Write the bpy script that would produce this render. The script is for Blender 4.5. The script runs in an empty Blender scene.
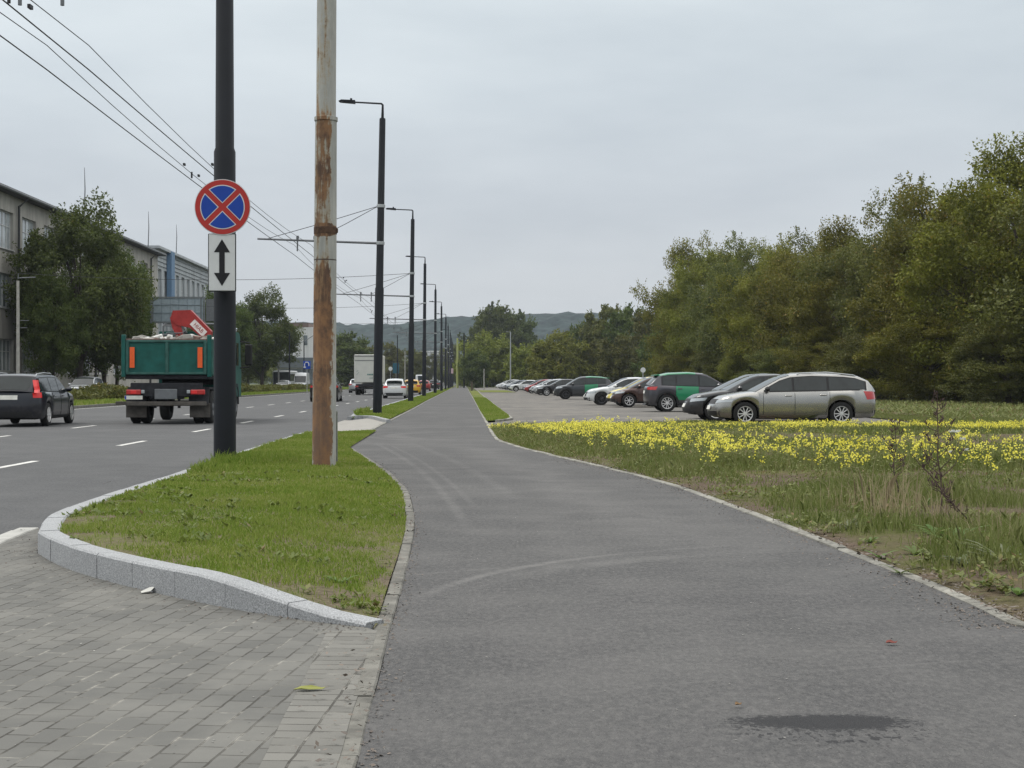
import bpy, bmesh, math, random
import numpy as np
from mathutils import Vector, Matrix, noise
from mathutils.bvhtree import BVHTree
from mathutils.geometry import delaunay_2d_cdt
F = 1500.0; EYE = 1.2; HOR = 382.0; VP = 464.0; K = 0.032
scene = bpy.context.scene
COL = scene.collection
rnd = random.Random(7)
NR = np.random.default_rng(11)

def G(px, py, z=0.0):
    """ground point seen at a picture position"""
    Y = F*(EYE-z)/(py-HOR)
    return ((px-512)*Y/F, Y)
def RD(u, v):
    """road frame (metres right of camera line, metres along) -> world"""
    return (u-K*v, v)
def interp(pts, x):
    xs = [p[0] for p in pts]; ys = [p[1] for p in pts]
    return float(np.interp(x, xs, ys))
def sm(x):
    x = max(0, min(1, x)); return x*x*(3-2*x)

# ---------------------------------------------------------------- objects
def tag(o, label, cat=None, group=None, kind=None):
    if label: o['label'] = label
    if cat: o['category'] = cat
    if group: o['group'] = group
    if kind: o['kind'] = kind
    return o
def thing(name, label, cat, loc=(0, 0, 0), rotz=0.0, group=None):
    o = bpy.data.objects.new(name, None); COL.objects.link(o)
    o.empty_display_size = 0.3
    o.location = loc; o.rotation_euler = (0, 0, rotz)
    return tag(o, label, cat, group)
class MB:
    def __init__(s): s.v = []; s.f = []; s.m = []
    def add(s, vs, fs, mi=0):
        b = len(s.v); s.v += [tuple(p) for p in vs]
        for f in fs:
            s.f.append([i+b for i in f]); s.m.append(mi)
    def box(s, c, d, b=0.0, rot=(0, 0, 0), mi=0):
        hx, hy, hz = d[0]/2, d[1]/2, d[2]/2
        R = Matrix.Rotation(rot[2], 3, 'Z') @ Matrix.Rotation(rot[1], 3, 'Y') @ Matrix.Rotation(rot[0], 3, 'X')
        C = Vector(c)
        if b <= 0:
            vs = [C+R@Vector((x*hx, y*hy, z*hz)) for z in (-1, 1) for y in (-1, 1) for x in (-1, 1)]
            s.add(vs, [(0, 2, 3, 1), (4, 5, 7, 6), (0, 1, 5, 4), (2, 6, 7, 3), (0, 4, 6, 2), (1, 3, 7, 5)], mi); return
        b = min(b, hx*.95, hy*.95, hz*.95)
        bm = bmesh.new()
        for x in (-1, 1):
            for y in (-1, 1):
                for z in (-1, 1):
                    for k in range(3):
                        q = [hx-b, hy-b, hz-b]; q[k] += b
                        bm.verts.new(C+R@Vector((x*q[0], y*q[1], z*q[2])))
        bmesh.ops.convex_hull(bm, input=bm.verts)
        bmesh.ops.dissolve_limit(bm, angle_limit=0.02, verts=bm.verts, edges=bm.edges)
        bm.verts.index_update()
        s.add([v.co.copy() for v in bm.verts], [[v.index for v in f.verts] for f in bm.faces], mi); bm.free()
    def tube(s, pts, rad, n=8, mi=0, cap=True):
        pts = [Vector(p) for p in pts]
        if not isinstance(rad, (list, tuple)): rad = [rad]*len(pts)
        vs = []; fs = []
        for i, p in enumerate(pts):
            if i == 0: t = pts[1]-pts[0]
            elif i == len(pts)-1: t = pts[-1]-pts[-2]
            else: t = (pts[i+1]-pts[i]).normalized()+(pts[i]-pts[i-1]).normalized()
            t.normalize()
            a = t.cross(Vector((0, 0, 1)) if abs(t.z) < .9 else Vector((1, 0, 0))).normalized(); b = t.cross(a)
            for k in range(n):
                an = 2*math.pi*k/n
                vs.append(p+(a*math.cos(an)+b*math.sin(an))*rad[i])
        for i in range(len(pts)-1):
            for k in range(n):
                fs.append((i*n+k, i*n+(k+1) % n, (i+1)*n+(k+1) % n, (i+1)*n+k))
        if cap:
            fs.append(list(range(n))[::-1]); fs.append([(len(pts)-1)*n+k for k in range(n)])
        s.add(vs, fs, mi)
    def lathe_y(s, prof, n=24, c=(0, 0, 0), mi=0, sgn=1):
        """prof = [(radius, y)] revolved about the y axis"""
        vs = []; fs = []
        for r, y in prof:
            for k in range(n):
                a = 2*math.pi*k/n
                vs.append((c[0]+r*math.cos(a), c[1]+y*sgn, c[2]+r*math.sin(a)))
        for i in range(len(prof)-1):
            for k in range(n):
                fs.append((i*n+k, i*n+(k+1) % n, (i+1)*n+(k+1) % n, (i+1)*n+k))
        s.add(vs, fs, mi)
    def lathe_z(s, prof, n=24, c=(0, 0, 0), mi=0):
        vs = []; fs = []
        for r, z in prof:
            for k in range(n):
                a = 2*math.pi*k/n
                vs.append((c[0]+r*math.cos(a), c[1]+r*math.sin(a), c[2]+z))
        for i in range(len(prof)-1):
            for k in range(n):
                fs.append((i*n+k, i*n+(k+1) % n, (i+1)*n+(k+1) % n, (i+1)*n+k))
        s.add(vs, fs, mi)
    def prism(s, poly, axis, a, b, mi=0):
        """poly 2D extruded along an axis from a to b"""
        def P(p, t):
            if axis == 'x': return (t, p[0], p[1])
            if axis == 'y': return (p[0], t, p[1])
            return (p[0], p[1], t)
        n = len(poly)
        vs = [P(p, a) for p in poly]+[P(p, b) for p in poly]
        fs = [list(range(n))[::-1], [n+i for i in range(n)]]+[(i, (i+1) % n, n+(i+1) % n, n+i) for i in range(n)]
        s.add(vs, fs, mi)
    def grid(s, rows, mi=0, flip=False):
        n = len(rows[0]); vs = [p for r in rows for p in r]; fs = []
        for i in range(len(rows)-1):
            for k in range(n-1):
                q = (i*n+k, i*n+k+1, (i+1)*n+k+1, (i+1)*n+k)
                fs.append(q[::-1] if flip else q)
        s.add(vs, fs, mi)
    def build(s, name, mats, parent=None, smooth=0, loc=None, fix=True):
        me = bpy.data.meshes.new(name)
        me.from_pydata(s.v, [], s.f)
        if not isinstance(mats, (list, tuple)): mats = [mats]
        for m in mats: me.materials.append(m)
        if len(mats) > 1: me.polygons.foreach_set('material_index', s.m)
        if fix:
            bm = bmesh.new(); bm.from_mesh(me)
            bmesh.ops.recalc_face_normals(bm, faces=bm.faces); bm.to_mesh(me); bm.free()
        if smooth:
            me.polygons.foreach_set('use_smooth', [True]*len(me.polygons))
            if smooth > 1: me.set_sharp_from_angle(angle=math.radians(smooth))
        me.update()
        o = bpy.data.objects.new(name, me); COL.objects.link(o)
        if parent: o.parent = parent
        if loc: o.location = loc
        return o
def np_obj(name, V, faces_n, mat, parent=None, smooth=False):
    """V (N,3) array, consecutive groups of faces_n verts form faces"""
    me = bpy.data.meshes.new(name)
    n = len(V); nf = n//faces_n
    me.vertices.add(n); me.vertices.foreach_set('co', V.astype(np.float32).ravel())
    me.loops.add(n); me.loops.foreach_set('vertex_index', np.arange(n, dtype=np.int32))
    me.polygons.add(nf); me.polygons.foreach_set('loop_start', np.arange(0, n, faces_n, dtype=np.int32))
    mats = mat if isinstance(mat, (list, tuple)) else [mat]
    for m in mats: me.materials.append(m)
    me.update(calc_edges=True)
    o = bpy.data.objects.new(name, me); COL.objects.link(o)
    if parent: o.parent = parent
    return o
def inpoly(P, poly):
    x, y = P[:, 0], P[:, 1]; ins = np.zeros(len(P), bool); n = len(poly)
    for i in range(n):
        x1, y1 = poly[i]; x2, y2 = poly[(i+1) % n]
        if y1 == y2: continue
        c = ((y1 > y) != (y2 > y)) & (x < (x2-x1)*(y-y1)/(y2-y1)+x1)
        ins ^= c
    return ins
_LT = np.random.default_rng(77).uniform(-1, 1, (256, 256))
def vnoise(x, y):
    x = np.asarray(x, float); y = np.asarray(y, float); xi = np.floor(x).astype(int); yi = np.floor(y).astype(int); fx = x-xi; fy = y-yi
    fx = fx*fx*(3-2*fx); fy = fy*fy*(3-2*fy); g = lambda i, j: _LT[(xi+i) & 255, (yi+j) & 255]
    return .75*((g(0, 0)*(1-fx)+g(1, 0)*fx)*(1-fy)+(g(0, 1)*(1-fx)+g(1, 1)*fx)*fy)
def smv(x):
    x = np.clip(x, 0, 1); return x*x*(3-2*x)
def dline(P, line):
    d = np.full(len(P), 1e9)
    for (x1, y1), (x2, y2) in zip(line[:-1], line[1:]):
        dx, dy = x2-x1, y2-y1; L = dx*dx+dy*dy+1e-12
        t = np.clip(((P[:, 0]-x1)*dx+(P[:, 1]-y1)*dy)/L, 0, 1)
        d = np.minimum(d, np.hypot(P[:, 0]-x1-t*dx, P[:, 1]-y1-t*dy))
    return d
def smooth_line(pts, sub=4):
    """Catmull-Rom through 2D points"""
    out = []; n = len(pts)
    for i in range(n-1):
        p0 = pts[max(i-1, 0)]; p1 = pts[i]; p2 = pts[i+1]; p3 = pts[min(i+2, n-1)]
        d1 = math.dist(p1, p2); k0 = d1/max(math.dist(p0, p1), 1e-6) if i > 0 else 1; k3 = d1/max(math.dist(p2, p3), 1e-6) if i < n-2 else 1
        k0 = min(k0, 1.0)*1.0; k3 = min(k3, 1.0)
        m1 = ((p2[0]-p0[0])*.5*k0, (p2[1]-p0[1])*.5*k0); m2 = ((p3[0]-p1[0])*.5*k3, (p3[1]-p1[1])*.5*k3)
        for k in range(sub):
            t = k/sub; h1 = 2*t**3-3*t*t+1; h2 = t**3-2*t*t+t; h3 = -2*t**3+3*t*t; h4 = t**3-t*t
            out.append((h1*p1[0]+h2*m1[0]+h3*p2[0]+h4*m2[0], h1*p1[1]+h2*m1[1]+h3*p2[1]+h4*m2[1]))
    out.append(tuple(pts[-1])); return out
def offset(line, d):
    out = []
    for i, p in enumerate(line):
        a = line[max(i-1, 0)]; b = line[min(i+1, len(line)-1)]
        t = Vector((b[0]-a[0], b[1]-a[1])).normalized()
        out.append((p[0]+t.y*d, p[1]-t.x*d))     # + = to the right of travel
    return out
def sheet(name, poly, z, mat, step=0.0, zf=None, parent=None):
    pts = [Vector(p) for p in poly]; n = len(pts)
    if step:
        P = np.array(poly); x0, y0 = P.min(0); x1, y1 = P.max(0)
        gx, gy = np.meshgrid(np.arange(x0, x1, step), np.arange(y0, y1, step))
        Q = np.stack([gx.ravel(), gy.ravel()], 1)+NR.uniform(-.2, .2, (gx.size, 2))*step
        Q = Q[inpoly(Q, poly)]
        Q = Q[dline(Q, list(poly)+[poly[0]]) > step*.3]
        pts += [Vector(q) for q in Q.tolist()]
    r = delaunay_2d_cdt(pts, [], [list(range(n))], 1, 1e-5)
    vs = [(p.x, p.y, zf(p.x, p.y) if zf else z) for p in r[0]]
    me = bpy.data.meshes.new(name); me.from_pydata(vs, [], r[2]); me.materials.append(mat)
    bm = bmesh.new(); bm.from_mesh(me)
    for f in bm.faces:
        if f.normal.z < 0: f.normal_flip()
    bm.to_mesh(me); bm.free()
    if step: me.polygons.foreach_set('use_smooth', [True]*len(me.polygons))
    o = bpy.data.objects.new(name, me); COL.objects.link(o)
    if parent: o.parent = parent
    return o
def kerb_run(mb, line, w, ztop, zbot, seg=1.0, gap=.006, side=1, mi=0, jit=0.004, ztf=None, bev=.008):
    """stones of length seg along a line; side=+1 puts the width to the right of travel"""
    L = [0]
    for a, b in zip(line[:-1], line[1:]): L.append(L[-1]+math.dist(a, b))
    def at(s): return (float(np.interp(s, L, [p[0] for p in line])), float(np.interp(s, L, [p[1] for p in line])))
    s = 0
    while s < L[-1]-.05:
        e = min(s+seg, L[-1]); n = 3 if seg > .6 else 2
        ss = [s+gap/2+(e-s-gap)*k/n for k in range(n+1)]
        dz = rnd.uniform(-jit, jit); do = rnd.uniform(-jit, jit)
        c = [at(q) for q in ss]; rows = []
        for k, q in enumerate(ss):
            a = at(max(q-.05, 0)); b = at(min(q+.05, L[-1]))
            t = Vector((b[0]-a[0], b[1]-a[1])).normalized(); nx, ny = t.y*side, -t.x*side
            zt = (ztf(*c[k]) if ztf else ztop)+dz
            p = c[k]
            def pt(o, z): return (p[0]+nx*(o+do), p[1]+ny*(o+do), z)
            rows.append([pt(0, zbot), pt(0, zt-bev), pt(bev, zt), pt(w-bev, zt), pt(w, zt-bev), pt(w, zbot)])
        mb.grid(rows, mi)
        b0 = len(mb.v)-6*len(rows)
        for base in (b0, len(mb.v)-6):
            mb.f.append([base+i for i in range(6)]); mb.m.append(mi)
        s = e

# ---------------------------------------------------------------- materials
def nt(name):
    m = bpy.data.materials.new(name); m.use_nodes = True
    t = m.node_tree; t.nodes.clear()
    out = t.nodes.new('ShaderNodeOutputMaterial'); b = t.nodes.new('ShaderNodeBsdfPrincipled')
    t.links.new(b.outputs[0], out.inputs[0])
    return m, t, b
def node(t, typ, **kw):
    n = t.nodes.new(typ)
    for k, v in kw.items():
        if k in ('operation', 'blend_type', 'data_type', 'noise_dimensions', 'feature', 'distance', 'interpolation_type', 'clamp'): setattr(n, k, v)
    return n
def noise_n(t, vec, scale, detail=3, rough=.55):
    n = t.nodes.new('ShaderNodeTexNoise'); n.inputs['Scale'].default_value = scale
    n.inputs['Detail'].default_value = detail; n.inputs['Roughness'].default_value = rough
    if vec: t.links.new(vec, n.inputs['Vector'])
    return n.outputs[0]
def mapr(t, v, a, b, c=0, d=1):
    n = t.nodes.new('ShaderNodeMapRange'); n.inputs[1].default_value = a; n.inputs[2].default_value = b
    n.inputs[3].default_value = c; n.inputs[4].default_value = d; t.links.new(v, n.inputs[0]); return n.outputs[0]
def mth(t, op, a, b=None):
    n = t.nodes.new('ShaderNodeMath'); n.operation = op
    for i, x in enumerate((a, b)):
        if x is None: continue
        if isinstance(x, (int, float)): n.inputs[i].default_value = x
        else: t.links.new(x, n.inputs[i])
    return n.outputs[0]
def mixc(t, fac, a, b, blend='MIX'):
    n = t.nodes.new('ShaderNodeMix'); n.data_type = 'RGBA'; n.blend_type = blend
    for i, x in ((0, fac), (6, a), (7, b)):
        if isinstance(x, (int, float)): n.inputs[i].default_value = x
        elif isinstance(x, (tuple, list)): n.inputs[i].default_value = (*x[:3], 1)
        else: t.links.new(x, n.inputs[i])
    return n.outputs[2]
def geo(t, kind='Object'):
    n = t.nodes.new('ShaderNodeTexCoord'); return n.outputs[kind]
def mapping(t, vec, rot=0, sc=(1, 1, 1), loc=(0, 0, 0)):
    n = t.nodes.new('ShaderNodeMapping'); n.inputs['Rotation'].default_value = (0, 0, rot); n.inputs['Scale'].default_value = sc
    n.inputs['Location'].default_value = loc; t.links.new(vec, n.inputs[0]); return n.outputs[0]
def bump(t, b, h, st, dist=.01):
    n = t.nodes.new('ShaderNodeBump'); n.inputs['Strength'].default_value = st; n.inputs['Distance'].default_value = dist
    t.links.new(h, n.inputs['Height']); t.links.new(n.outputs[0], b.inputs['Normal'])
MC = {}
def mat(name, c, rough=.6, metal=0.0, var=.12, scale=6, bmp=0.0, bs=40, coat=0.0, spec=.28, dirt=0.0):
    if name in MC: return MC[name]
    m, t, b = nt(name)
    co = geo(t); n1 = noise_n(t, co, scale, 4)
    col = mixc(t, mapr(t, n1, .3, .7), [x*(1-var) for x in c], [min(x*(1+var), 1) for x in c])
    if dirt:
        sep = t.nodes.new('ShaderNodeSeparateXYZ'); t.links.new(co, sep.inputs[0])
        low = mapr(t, sep.outputs[2], .75, .15)
        d = mth(t, 'MULTIPLY', mth(t, 'MULTIPLY', low, mapr(t, noise_n(t, co, 9, 4), .25, .75)), dirt)
        col = mixc(t, d, col, (.16, .14, .12))
        rr = mapr(t, d, 0, 1, rough, .8); t.links.new(rr, b.inputs['Roughness'])
    t.links.new(col, b.inputs['Base Color'])
    if not dirt: b.inputs['Roughness'].default_value = rough
    b.inputs['Metallic'].default_value = metal
    b.inputs['Specular IOR Level'].default_value = spec; b.inputs['Coat Weight'].default_value = coat; b.inputs['Coat Roughness'].default_value = .06
    if bmp: bump(t, b, noise_n(t, co, bs, 3), bmp)
    MC[name] = m; return m
def paint(name, c, metal=.35): return mat('paint_'+name, c, .32, metal, .04, 2, coat=.7, dirt=.35)
def emat(name, c, st, base=None):
    if name in MC: return MC[name]
    m, t, b = nt(name); b.inputs['Base Color'].default_value = (*(base or c), 1); b.inputs['Roughness'].default_value = .25
    b.inputs['Emission Color'].default_value = (*c, 1); b.inputs['Emission Strength'].default_value = st
    MC[name] = m; return m
def leafmat(name, dark, light, accent=(.16, .13, .03), acc=.06, trans=.3, oscale=.35):
    m, t, b = nt(name)
    gi = t.nodes.new('ShaderNodeNewGeometry'); oi = t.nodes.new('ShaderNodeObjectInfo')
    co = geo(t); big = noise_n(t, co, oscale, 2)
    f = mth(t, 'ADD', mth(t, 'MULTIPLY', gi.outputs['Random Per Island'], .45), mth(t, 'MULTIPLY', mapr(t, big, .3, .7), .55))
    col = mixc(t, f, dark, light)
    acf = mapr(t, mth(t, 'ADD', gi.outputs['Random Per Island'], mth(t, 'MULTIPLY', noise_n(t, co, oscale*1.7, 2), .5)), 1.32-acc*2, 1.36-acc*2)
    col = mixc(t, mth(t, 'MULTIPLY', acf, .75), col, accent)
    hs = t.nodes.new('ShaderNodeHueSaturation')
    t.links.new(mapr(t, oi.outputs['Random'], 0, 1, .478, .508), hs.inputs['Hue']); t.links.new(mapr(t, oi.outputs['Random'], 0, 1, .85, 1.2), hs.inputs['Value'])
    hs.inputs['Saturation'].default_value = 1.0; t.links.new(col, hs.inputs['Color'])
    t.links.new(hs.outputs[0], b.inputs['Base Color']); b.inputs['Roughness'].default_value = .55; b.inputs['Specular IOR Level'].default_value = .25
    tr = t.nodes.new('ShaderNodeBsdfTranslucent'); t.links.new(hs.outputs[0], tr.inputs[0])
    ms = t.nodes.new('ShaderNodeMixShader'); ms.inputs[0].default_value = trans
    t.links.new(b.outputs[0], ms.inputs[1]); t.links.new(tr.outputs[0], ms.inputs[2])
    t.links.new(ms.outputs[0], [n for n in t.nodes if n.type == 'OUTPUT_MATERIAL'][0].inputs[0])
    return m

# ---------------------------------------------------------------- camera, world, light
cam = bpy.data.cameras.new('camera'); cam.sensor_width = 36; cam.lens = F/1024*36; cam.clip_end = 9000; cam.clip_start = .1
co = bpy.data.objects.new('camera', cam); COL.objects.link(co)
co.location = (0, 0, EYE); co.rotation_euler = (math.radians(90)-math.atan(2/F), 0, 0); scene.camera = co
SUN_EL = math.radians(55); SUN_AZ = math.radians(288)
w = bpy.data.worlds.new('World'); scene.world = w; w.use_nodes = True
t = w.node_tree; t.nodes.clear()
outw = t.nodes.new('ShaderNodeOutputWorld')
sky = t.nodes.new('ShaderNodeTexSky'); sky.sky_type = 'NISHITA'; sky.sun_disc = False
sky.sun_elevation = SUN_EL; sky.sun_rotation = SUN_AZ
bg1 = t.nodes.new('ShaderNodeBackground'); bg1.inputs[1].default_value = .1; t.links.new(sky.outputs[0], bg1.inputs[0])
tc = t.nodes.new('ShaderNodeTexCoord'); sp = t.nodes.new('ShaderNodeSeparateXYZ'); t.links.new(tc.outputs['Generated'], sp.inputs[0])
rp = t.nodes.new('ShaderNodeValToRGB'); t.links.new(sp.outputs[2], rp.inputs[0])
els = rp.color_ramp.elements
els[0].position = 0.0; els[0].color = (.44, .47, .50, 1)
els[1].position = 1.0; els[1].color = (1.75, 1.72, 1.66, 1)
for p, c in ((.06, (.475, .498, .525)), (.12, (.485, .518, .552)), (.19, (.525, .572, .605)), (.26, (.57, .622, .65)), (.5, (1.0, 1.02, 1.03))):
    e = els.new(p); e.color = (*c, 1)
mp = mapping(t, tc.outputs['Generated'], 0, (1.1, 1.1, 3.4), (3.1, .4, 0))
cl = noise_n(t, mp, 1.7, 5, .5)
mp2 = mapping(t, tc.outputs['Generated'], .4, (1, 1, 3.6), (1.7, 2.4, 0))
cl2 = noise_n(t, mp2, 4.5, 4, .55)
cf = mth(t, 'ADD', mth(t, 'MULTIPLY', mapr(t, cl, .3, .7), .62), mth(t, 'MULTIPLY', mapr(t, cl2, .3, .7), .38))
cc = mixc(t, cf, (.74, .755, .775), (1.10, 1.085, 1.06))
skc = mixc(t, 1.0, rp.outputs[0], cc, 'MULTIPLY')
bg2 = t.nodes.new('ShaderNodeBackground'); t.links.new(skc, bg2.inputs[0])
bg2.inputs[1].default_value = 1.2
mx = t.nodes.new('ShaderNodeMixShader'); mx.inputs[0].default_value = .93
t.links.new(bg1.outputs[0], mx.inputs[1]); t.links.new(bg2.outputs[0], mx.inputs[2]); t.links.new(mx.outputs[0], outw.inputs[0])
sl = bpy.data.lights.new('sun', 'SUN'); sl.energy = 1.5; sl.angle = math.radians(22); sl.color = (1, .965, .91)
so = bpy.data.objects.new('sun', sl); COL.objects.link(so)
# light travels from the sun's azimuth downwards
sd = Vector((math.sin(SUN_AZ)*math.cos(SUN_EL), math.cos(SUN_AZ)*math.cos(SUN_EL), math.sin(SUN_EL)))
so.rotation_euler = sd.to_track_quat('Z', 'Y').to_euler(); so.location = (0, 0, 50)
vs_ = scene.view_settings; vs_.view_transform = 'Standard'; vs_.look = 'None'; vs_.exposure = .22; vs_.gamma = 1; vs_.use_curve_mapping = False
cy = scene.cycles; cy.use_denoising = True; cy.denoising_prefilter = 'NONE'; cy.use_adaptive_sampling = False; cy.sample_clamp_indirect = 3; cy.max_bounces = 5; cy.diffuse_bounces = 3; cy.glossy_bounces = 2; cy.transmission_bounces = 3; cy.volume_bounces = 0; cy.transparent_max_bounces = 8; cy.caustics_reflective = False; cy.caustics_refractive = False
# ================================================================ SURFACES
def asphalt(name, c, dust=(.2, .19, .175), dustamt=.5, arcs=(), speck=220, rough=.85, wet=False):
    m, t, b = nt(name); co = geo(t)
    fine = noise_n(t, co, speck, 3, .7); mid = noise_n(t, co, 1.3, 5, .6); big = noise_n(t, co, .23, 3)
    col = mixc(t, mapr(t, fine, .3, .72), [x*.62 for x in c], [x*1.42 for x in c])
    vr = t.nodes.new('ShaderNodeTexVoronoi'); vr.inputs['Scale'].default_value = 55; t.links.new(co, vr.inputs[0])
    col = mixc(t, mth(t, 'MULTIPLY', mapr(t, vr.outputs['Distance'], .16, .08), .55), col, (.25, .245, .235))
    dm = mth(t, 'MULTIPLY', mapr(t, mth(t, 'ADD', mth(t, 'MULTIPLY', mid, .6), mth(t, 'MULTIPLY', big, .4)), .44, .66), dustamt)
    gr_ = noise_n(t, mapping(t, co, 0, (1, .5, 1)), 30, 8, .8); col = mixc(t, mapr(t, gr_, .44, .66, 0, .6), col, dust)
    col = mixc(t, mapr(t, noise_n(t, mapping(t, co, 0, (1, .4, 1)), 60, 5, .85), .54, .64, 0, .75), col, [x*.4 for x in c])
    col = mixc(t, dm, col, dust)
    st = noise_n(t, mapping(t, co, K, (1.6, .16, 1)), 1.1, 4)
    col = mixc(t, mapr(t, st, .4, .7, 0, .12), col, [x*.62 for x in c])
    sep = t.nodes.new('ShaderNodeSeparateXYZ'); t.links.new(co, sep.inputs[0])
    for (ax, ay, r, wd, y0, y1, am) in arcs:
        dx = mth(t, 'SUBTRACT', sep.outputs[0], ax); dy = mth(t, 'SUBTRACT', sep.outputs[1], ay)
        d = mth(t, 'SQRT', mth(t, 'ADD', mth(t, 'MULTIPLY', dx, dx), mth(t, 'MULTIPLY', dy, dy)))
        e = mapr(t, mth(t, 'ABSOLUTE', mth(t, 'SUBTRACT', d, r)), wd, wd*.3)
        e = mth(t, 'MULTIPLY', e, mth(t, 'MULTIPLY', mapr(t, sep.outputs[1], y0, y0+1.5), mapr(t, sep.outputs[1], y1, y1-1.5)))
        e = mth(t, 'MULTIPLY', e, mapr(t, noise_n(t, co, 3.2, 5, .7), .3, .68)); e = mth(t, 'MULTIPLY', e, am)
        col = mixc(t, e, col, [x*1.25 for x in dust])
    if wet:
        cx, cy = G(826, 723)
        def ell(ox, oy, a, bb): 
            dx = mth(t, 'DIVIDE', mth(t, 'SUBTRACT', sep.outputs[0], cx+ox), a); dy = mth(t, 'DIVIDE', mth(t, 'SUBTRACT', sep.outputs[1], cy+oy), bb)
            return mth(t, 'SQRT', mth(t, 'ADD', mth(t, 'MULTIPLY', dx, dx), mth(t, 'MULTIPLY', dy, dy)))
        rg = mth(t, 'ADD', mth(t, 'MULTIPLY', noise_n(t, co, 34, 7, .8), 2.4), mth(t, 'MULTIPLY', noise_n(t, co, 3.5, 2), .7))
        m1 = mapr(t, mth(t, 'ADD', ell(.0, .01, .33, .12), rg), 2.62, 2.42)
        sp1 = mth(t, 'MULTIPLY', mapr(t, noise_n(t, mapping(t, co, 0, (1, .55, 1)), 34, 3, .6), .545, .58), mapr(t, ell(.0, -.10, .42, .26), 1.05, .7))
        wm = mth(t, 'MAXIMUM', mth(t, 'MULTIPLY', m1, .85), mth(t, 'MULTIPLY', sp1, .8))
        col = mixc(t, wm, col, mixc(t, mapr(t, fine, .3, .7), (.018, .0185, .02), (.045, .046, .049)))
        t.links.new(mapr(t, wm, 0, 1, rough, .75), b.inputs['Roughness']); spw = mapr(t, wm, 0, 1, .2, .03)
    t.links.new(col, b.inputs['Base Color']); b.inputs['Specular IOR Level'].default_value = .2
    if wet: t.links.new(spw, b.inputs['Specular IOR Level'])
    else: b.inputs['Roughness'].default_value = rough
    bump(t, b, fine, .55, .004); return m
M_path = asphalt('path_asphalt', (.066, .066, .067), (.155, .151, .146), .40, wet=True,
                 arcs=((3.1, 7.63, 3.68, .06, 7.9, 11.2, .75), (3.0, 7.3, 3.55, .16, 8.6, 11.3, .4), (-185.43, -4.14, 185.8, .07, 12, 29.5, .3), (-185.43, -4.14, 186.0, .05, 14, 29, .25), (-185.43, -4.14, 186.5, .10, 15, 30, .2), (-185.43, -4.14, 187.3, .5, 10, 28, .22),
                       (.42, 33.84, 3.1, .35, 30, 37.5, .35), (.42, 33.84, 3.7, .15, 29, 38, .25), (2.0, 5.8, 4.4, .05, 8, 10.4, .4), (6, -6, 13.1, .015, 4.8, 9, .25)))
M_road = asphalt('road_asphalt', (.068, .070, .073), (.14, .14, .14), .35, speck=150)
M_lot = asphalt('lot_asphalt', (.085, .084, .083), (.24, .22, .19), .75)

def groundmat(name, grass, dirt, thr=(.45, .6), sc=1.2, extra=None):
    m, t, b = nt(name); co = geo(t)
    a = noise_n(t, co, sc, 5, .65); f2 = noise_n(t, co, 30, 4, .7)
    g = mixc(t, mapr(t, f2, .3, .7), [x*.6 for x in grass], [x*1.35 for x in grass])
    g = mixc(t, mapr(t, noise_n(t, co, .15, 3), .35, .65), g, [grass[0]*1.35, grass[1]*1.1, grass[2]*1.2])
    d = mixc(t, mapr(t, f2, .3, .7), [x*.5 for x in dirt], [x*1.4 for x in dirt])
    col = mixc(t, mapr(t, a, *thr), g, d)
    t.links.new(col, b.inputs['Base Color']); b.inputs['Roughness'].default_value = .95; b.inputs['Specular IOR Level'].default_value = .1
    bump(t, b, f2, .8, .03); return m
M_ground = groundmat('ground_grass', (.058, .075, .026), (.09, .075, .05), (.6, .75), .4)
M_turf = groundmat('verge_turf', (.10, .13, .03), (.20, .165, .105), (.62, .72), .7)
M_mead = groundmat('meadow_soil', (.08, .09, .032), (.110, .083, .062), (.42, .56), .5)

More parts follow.
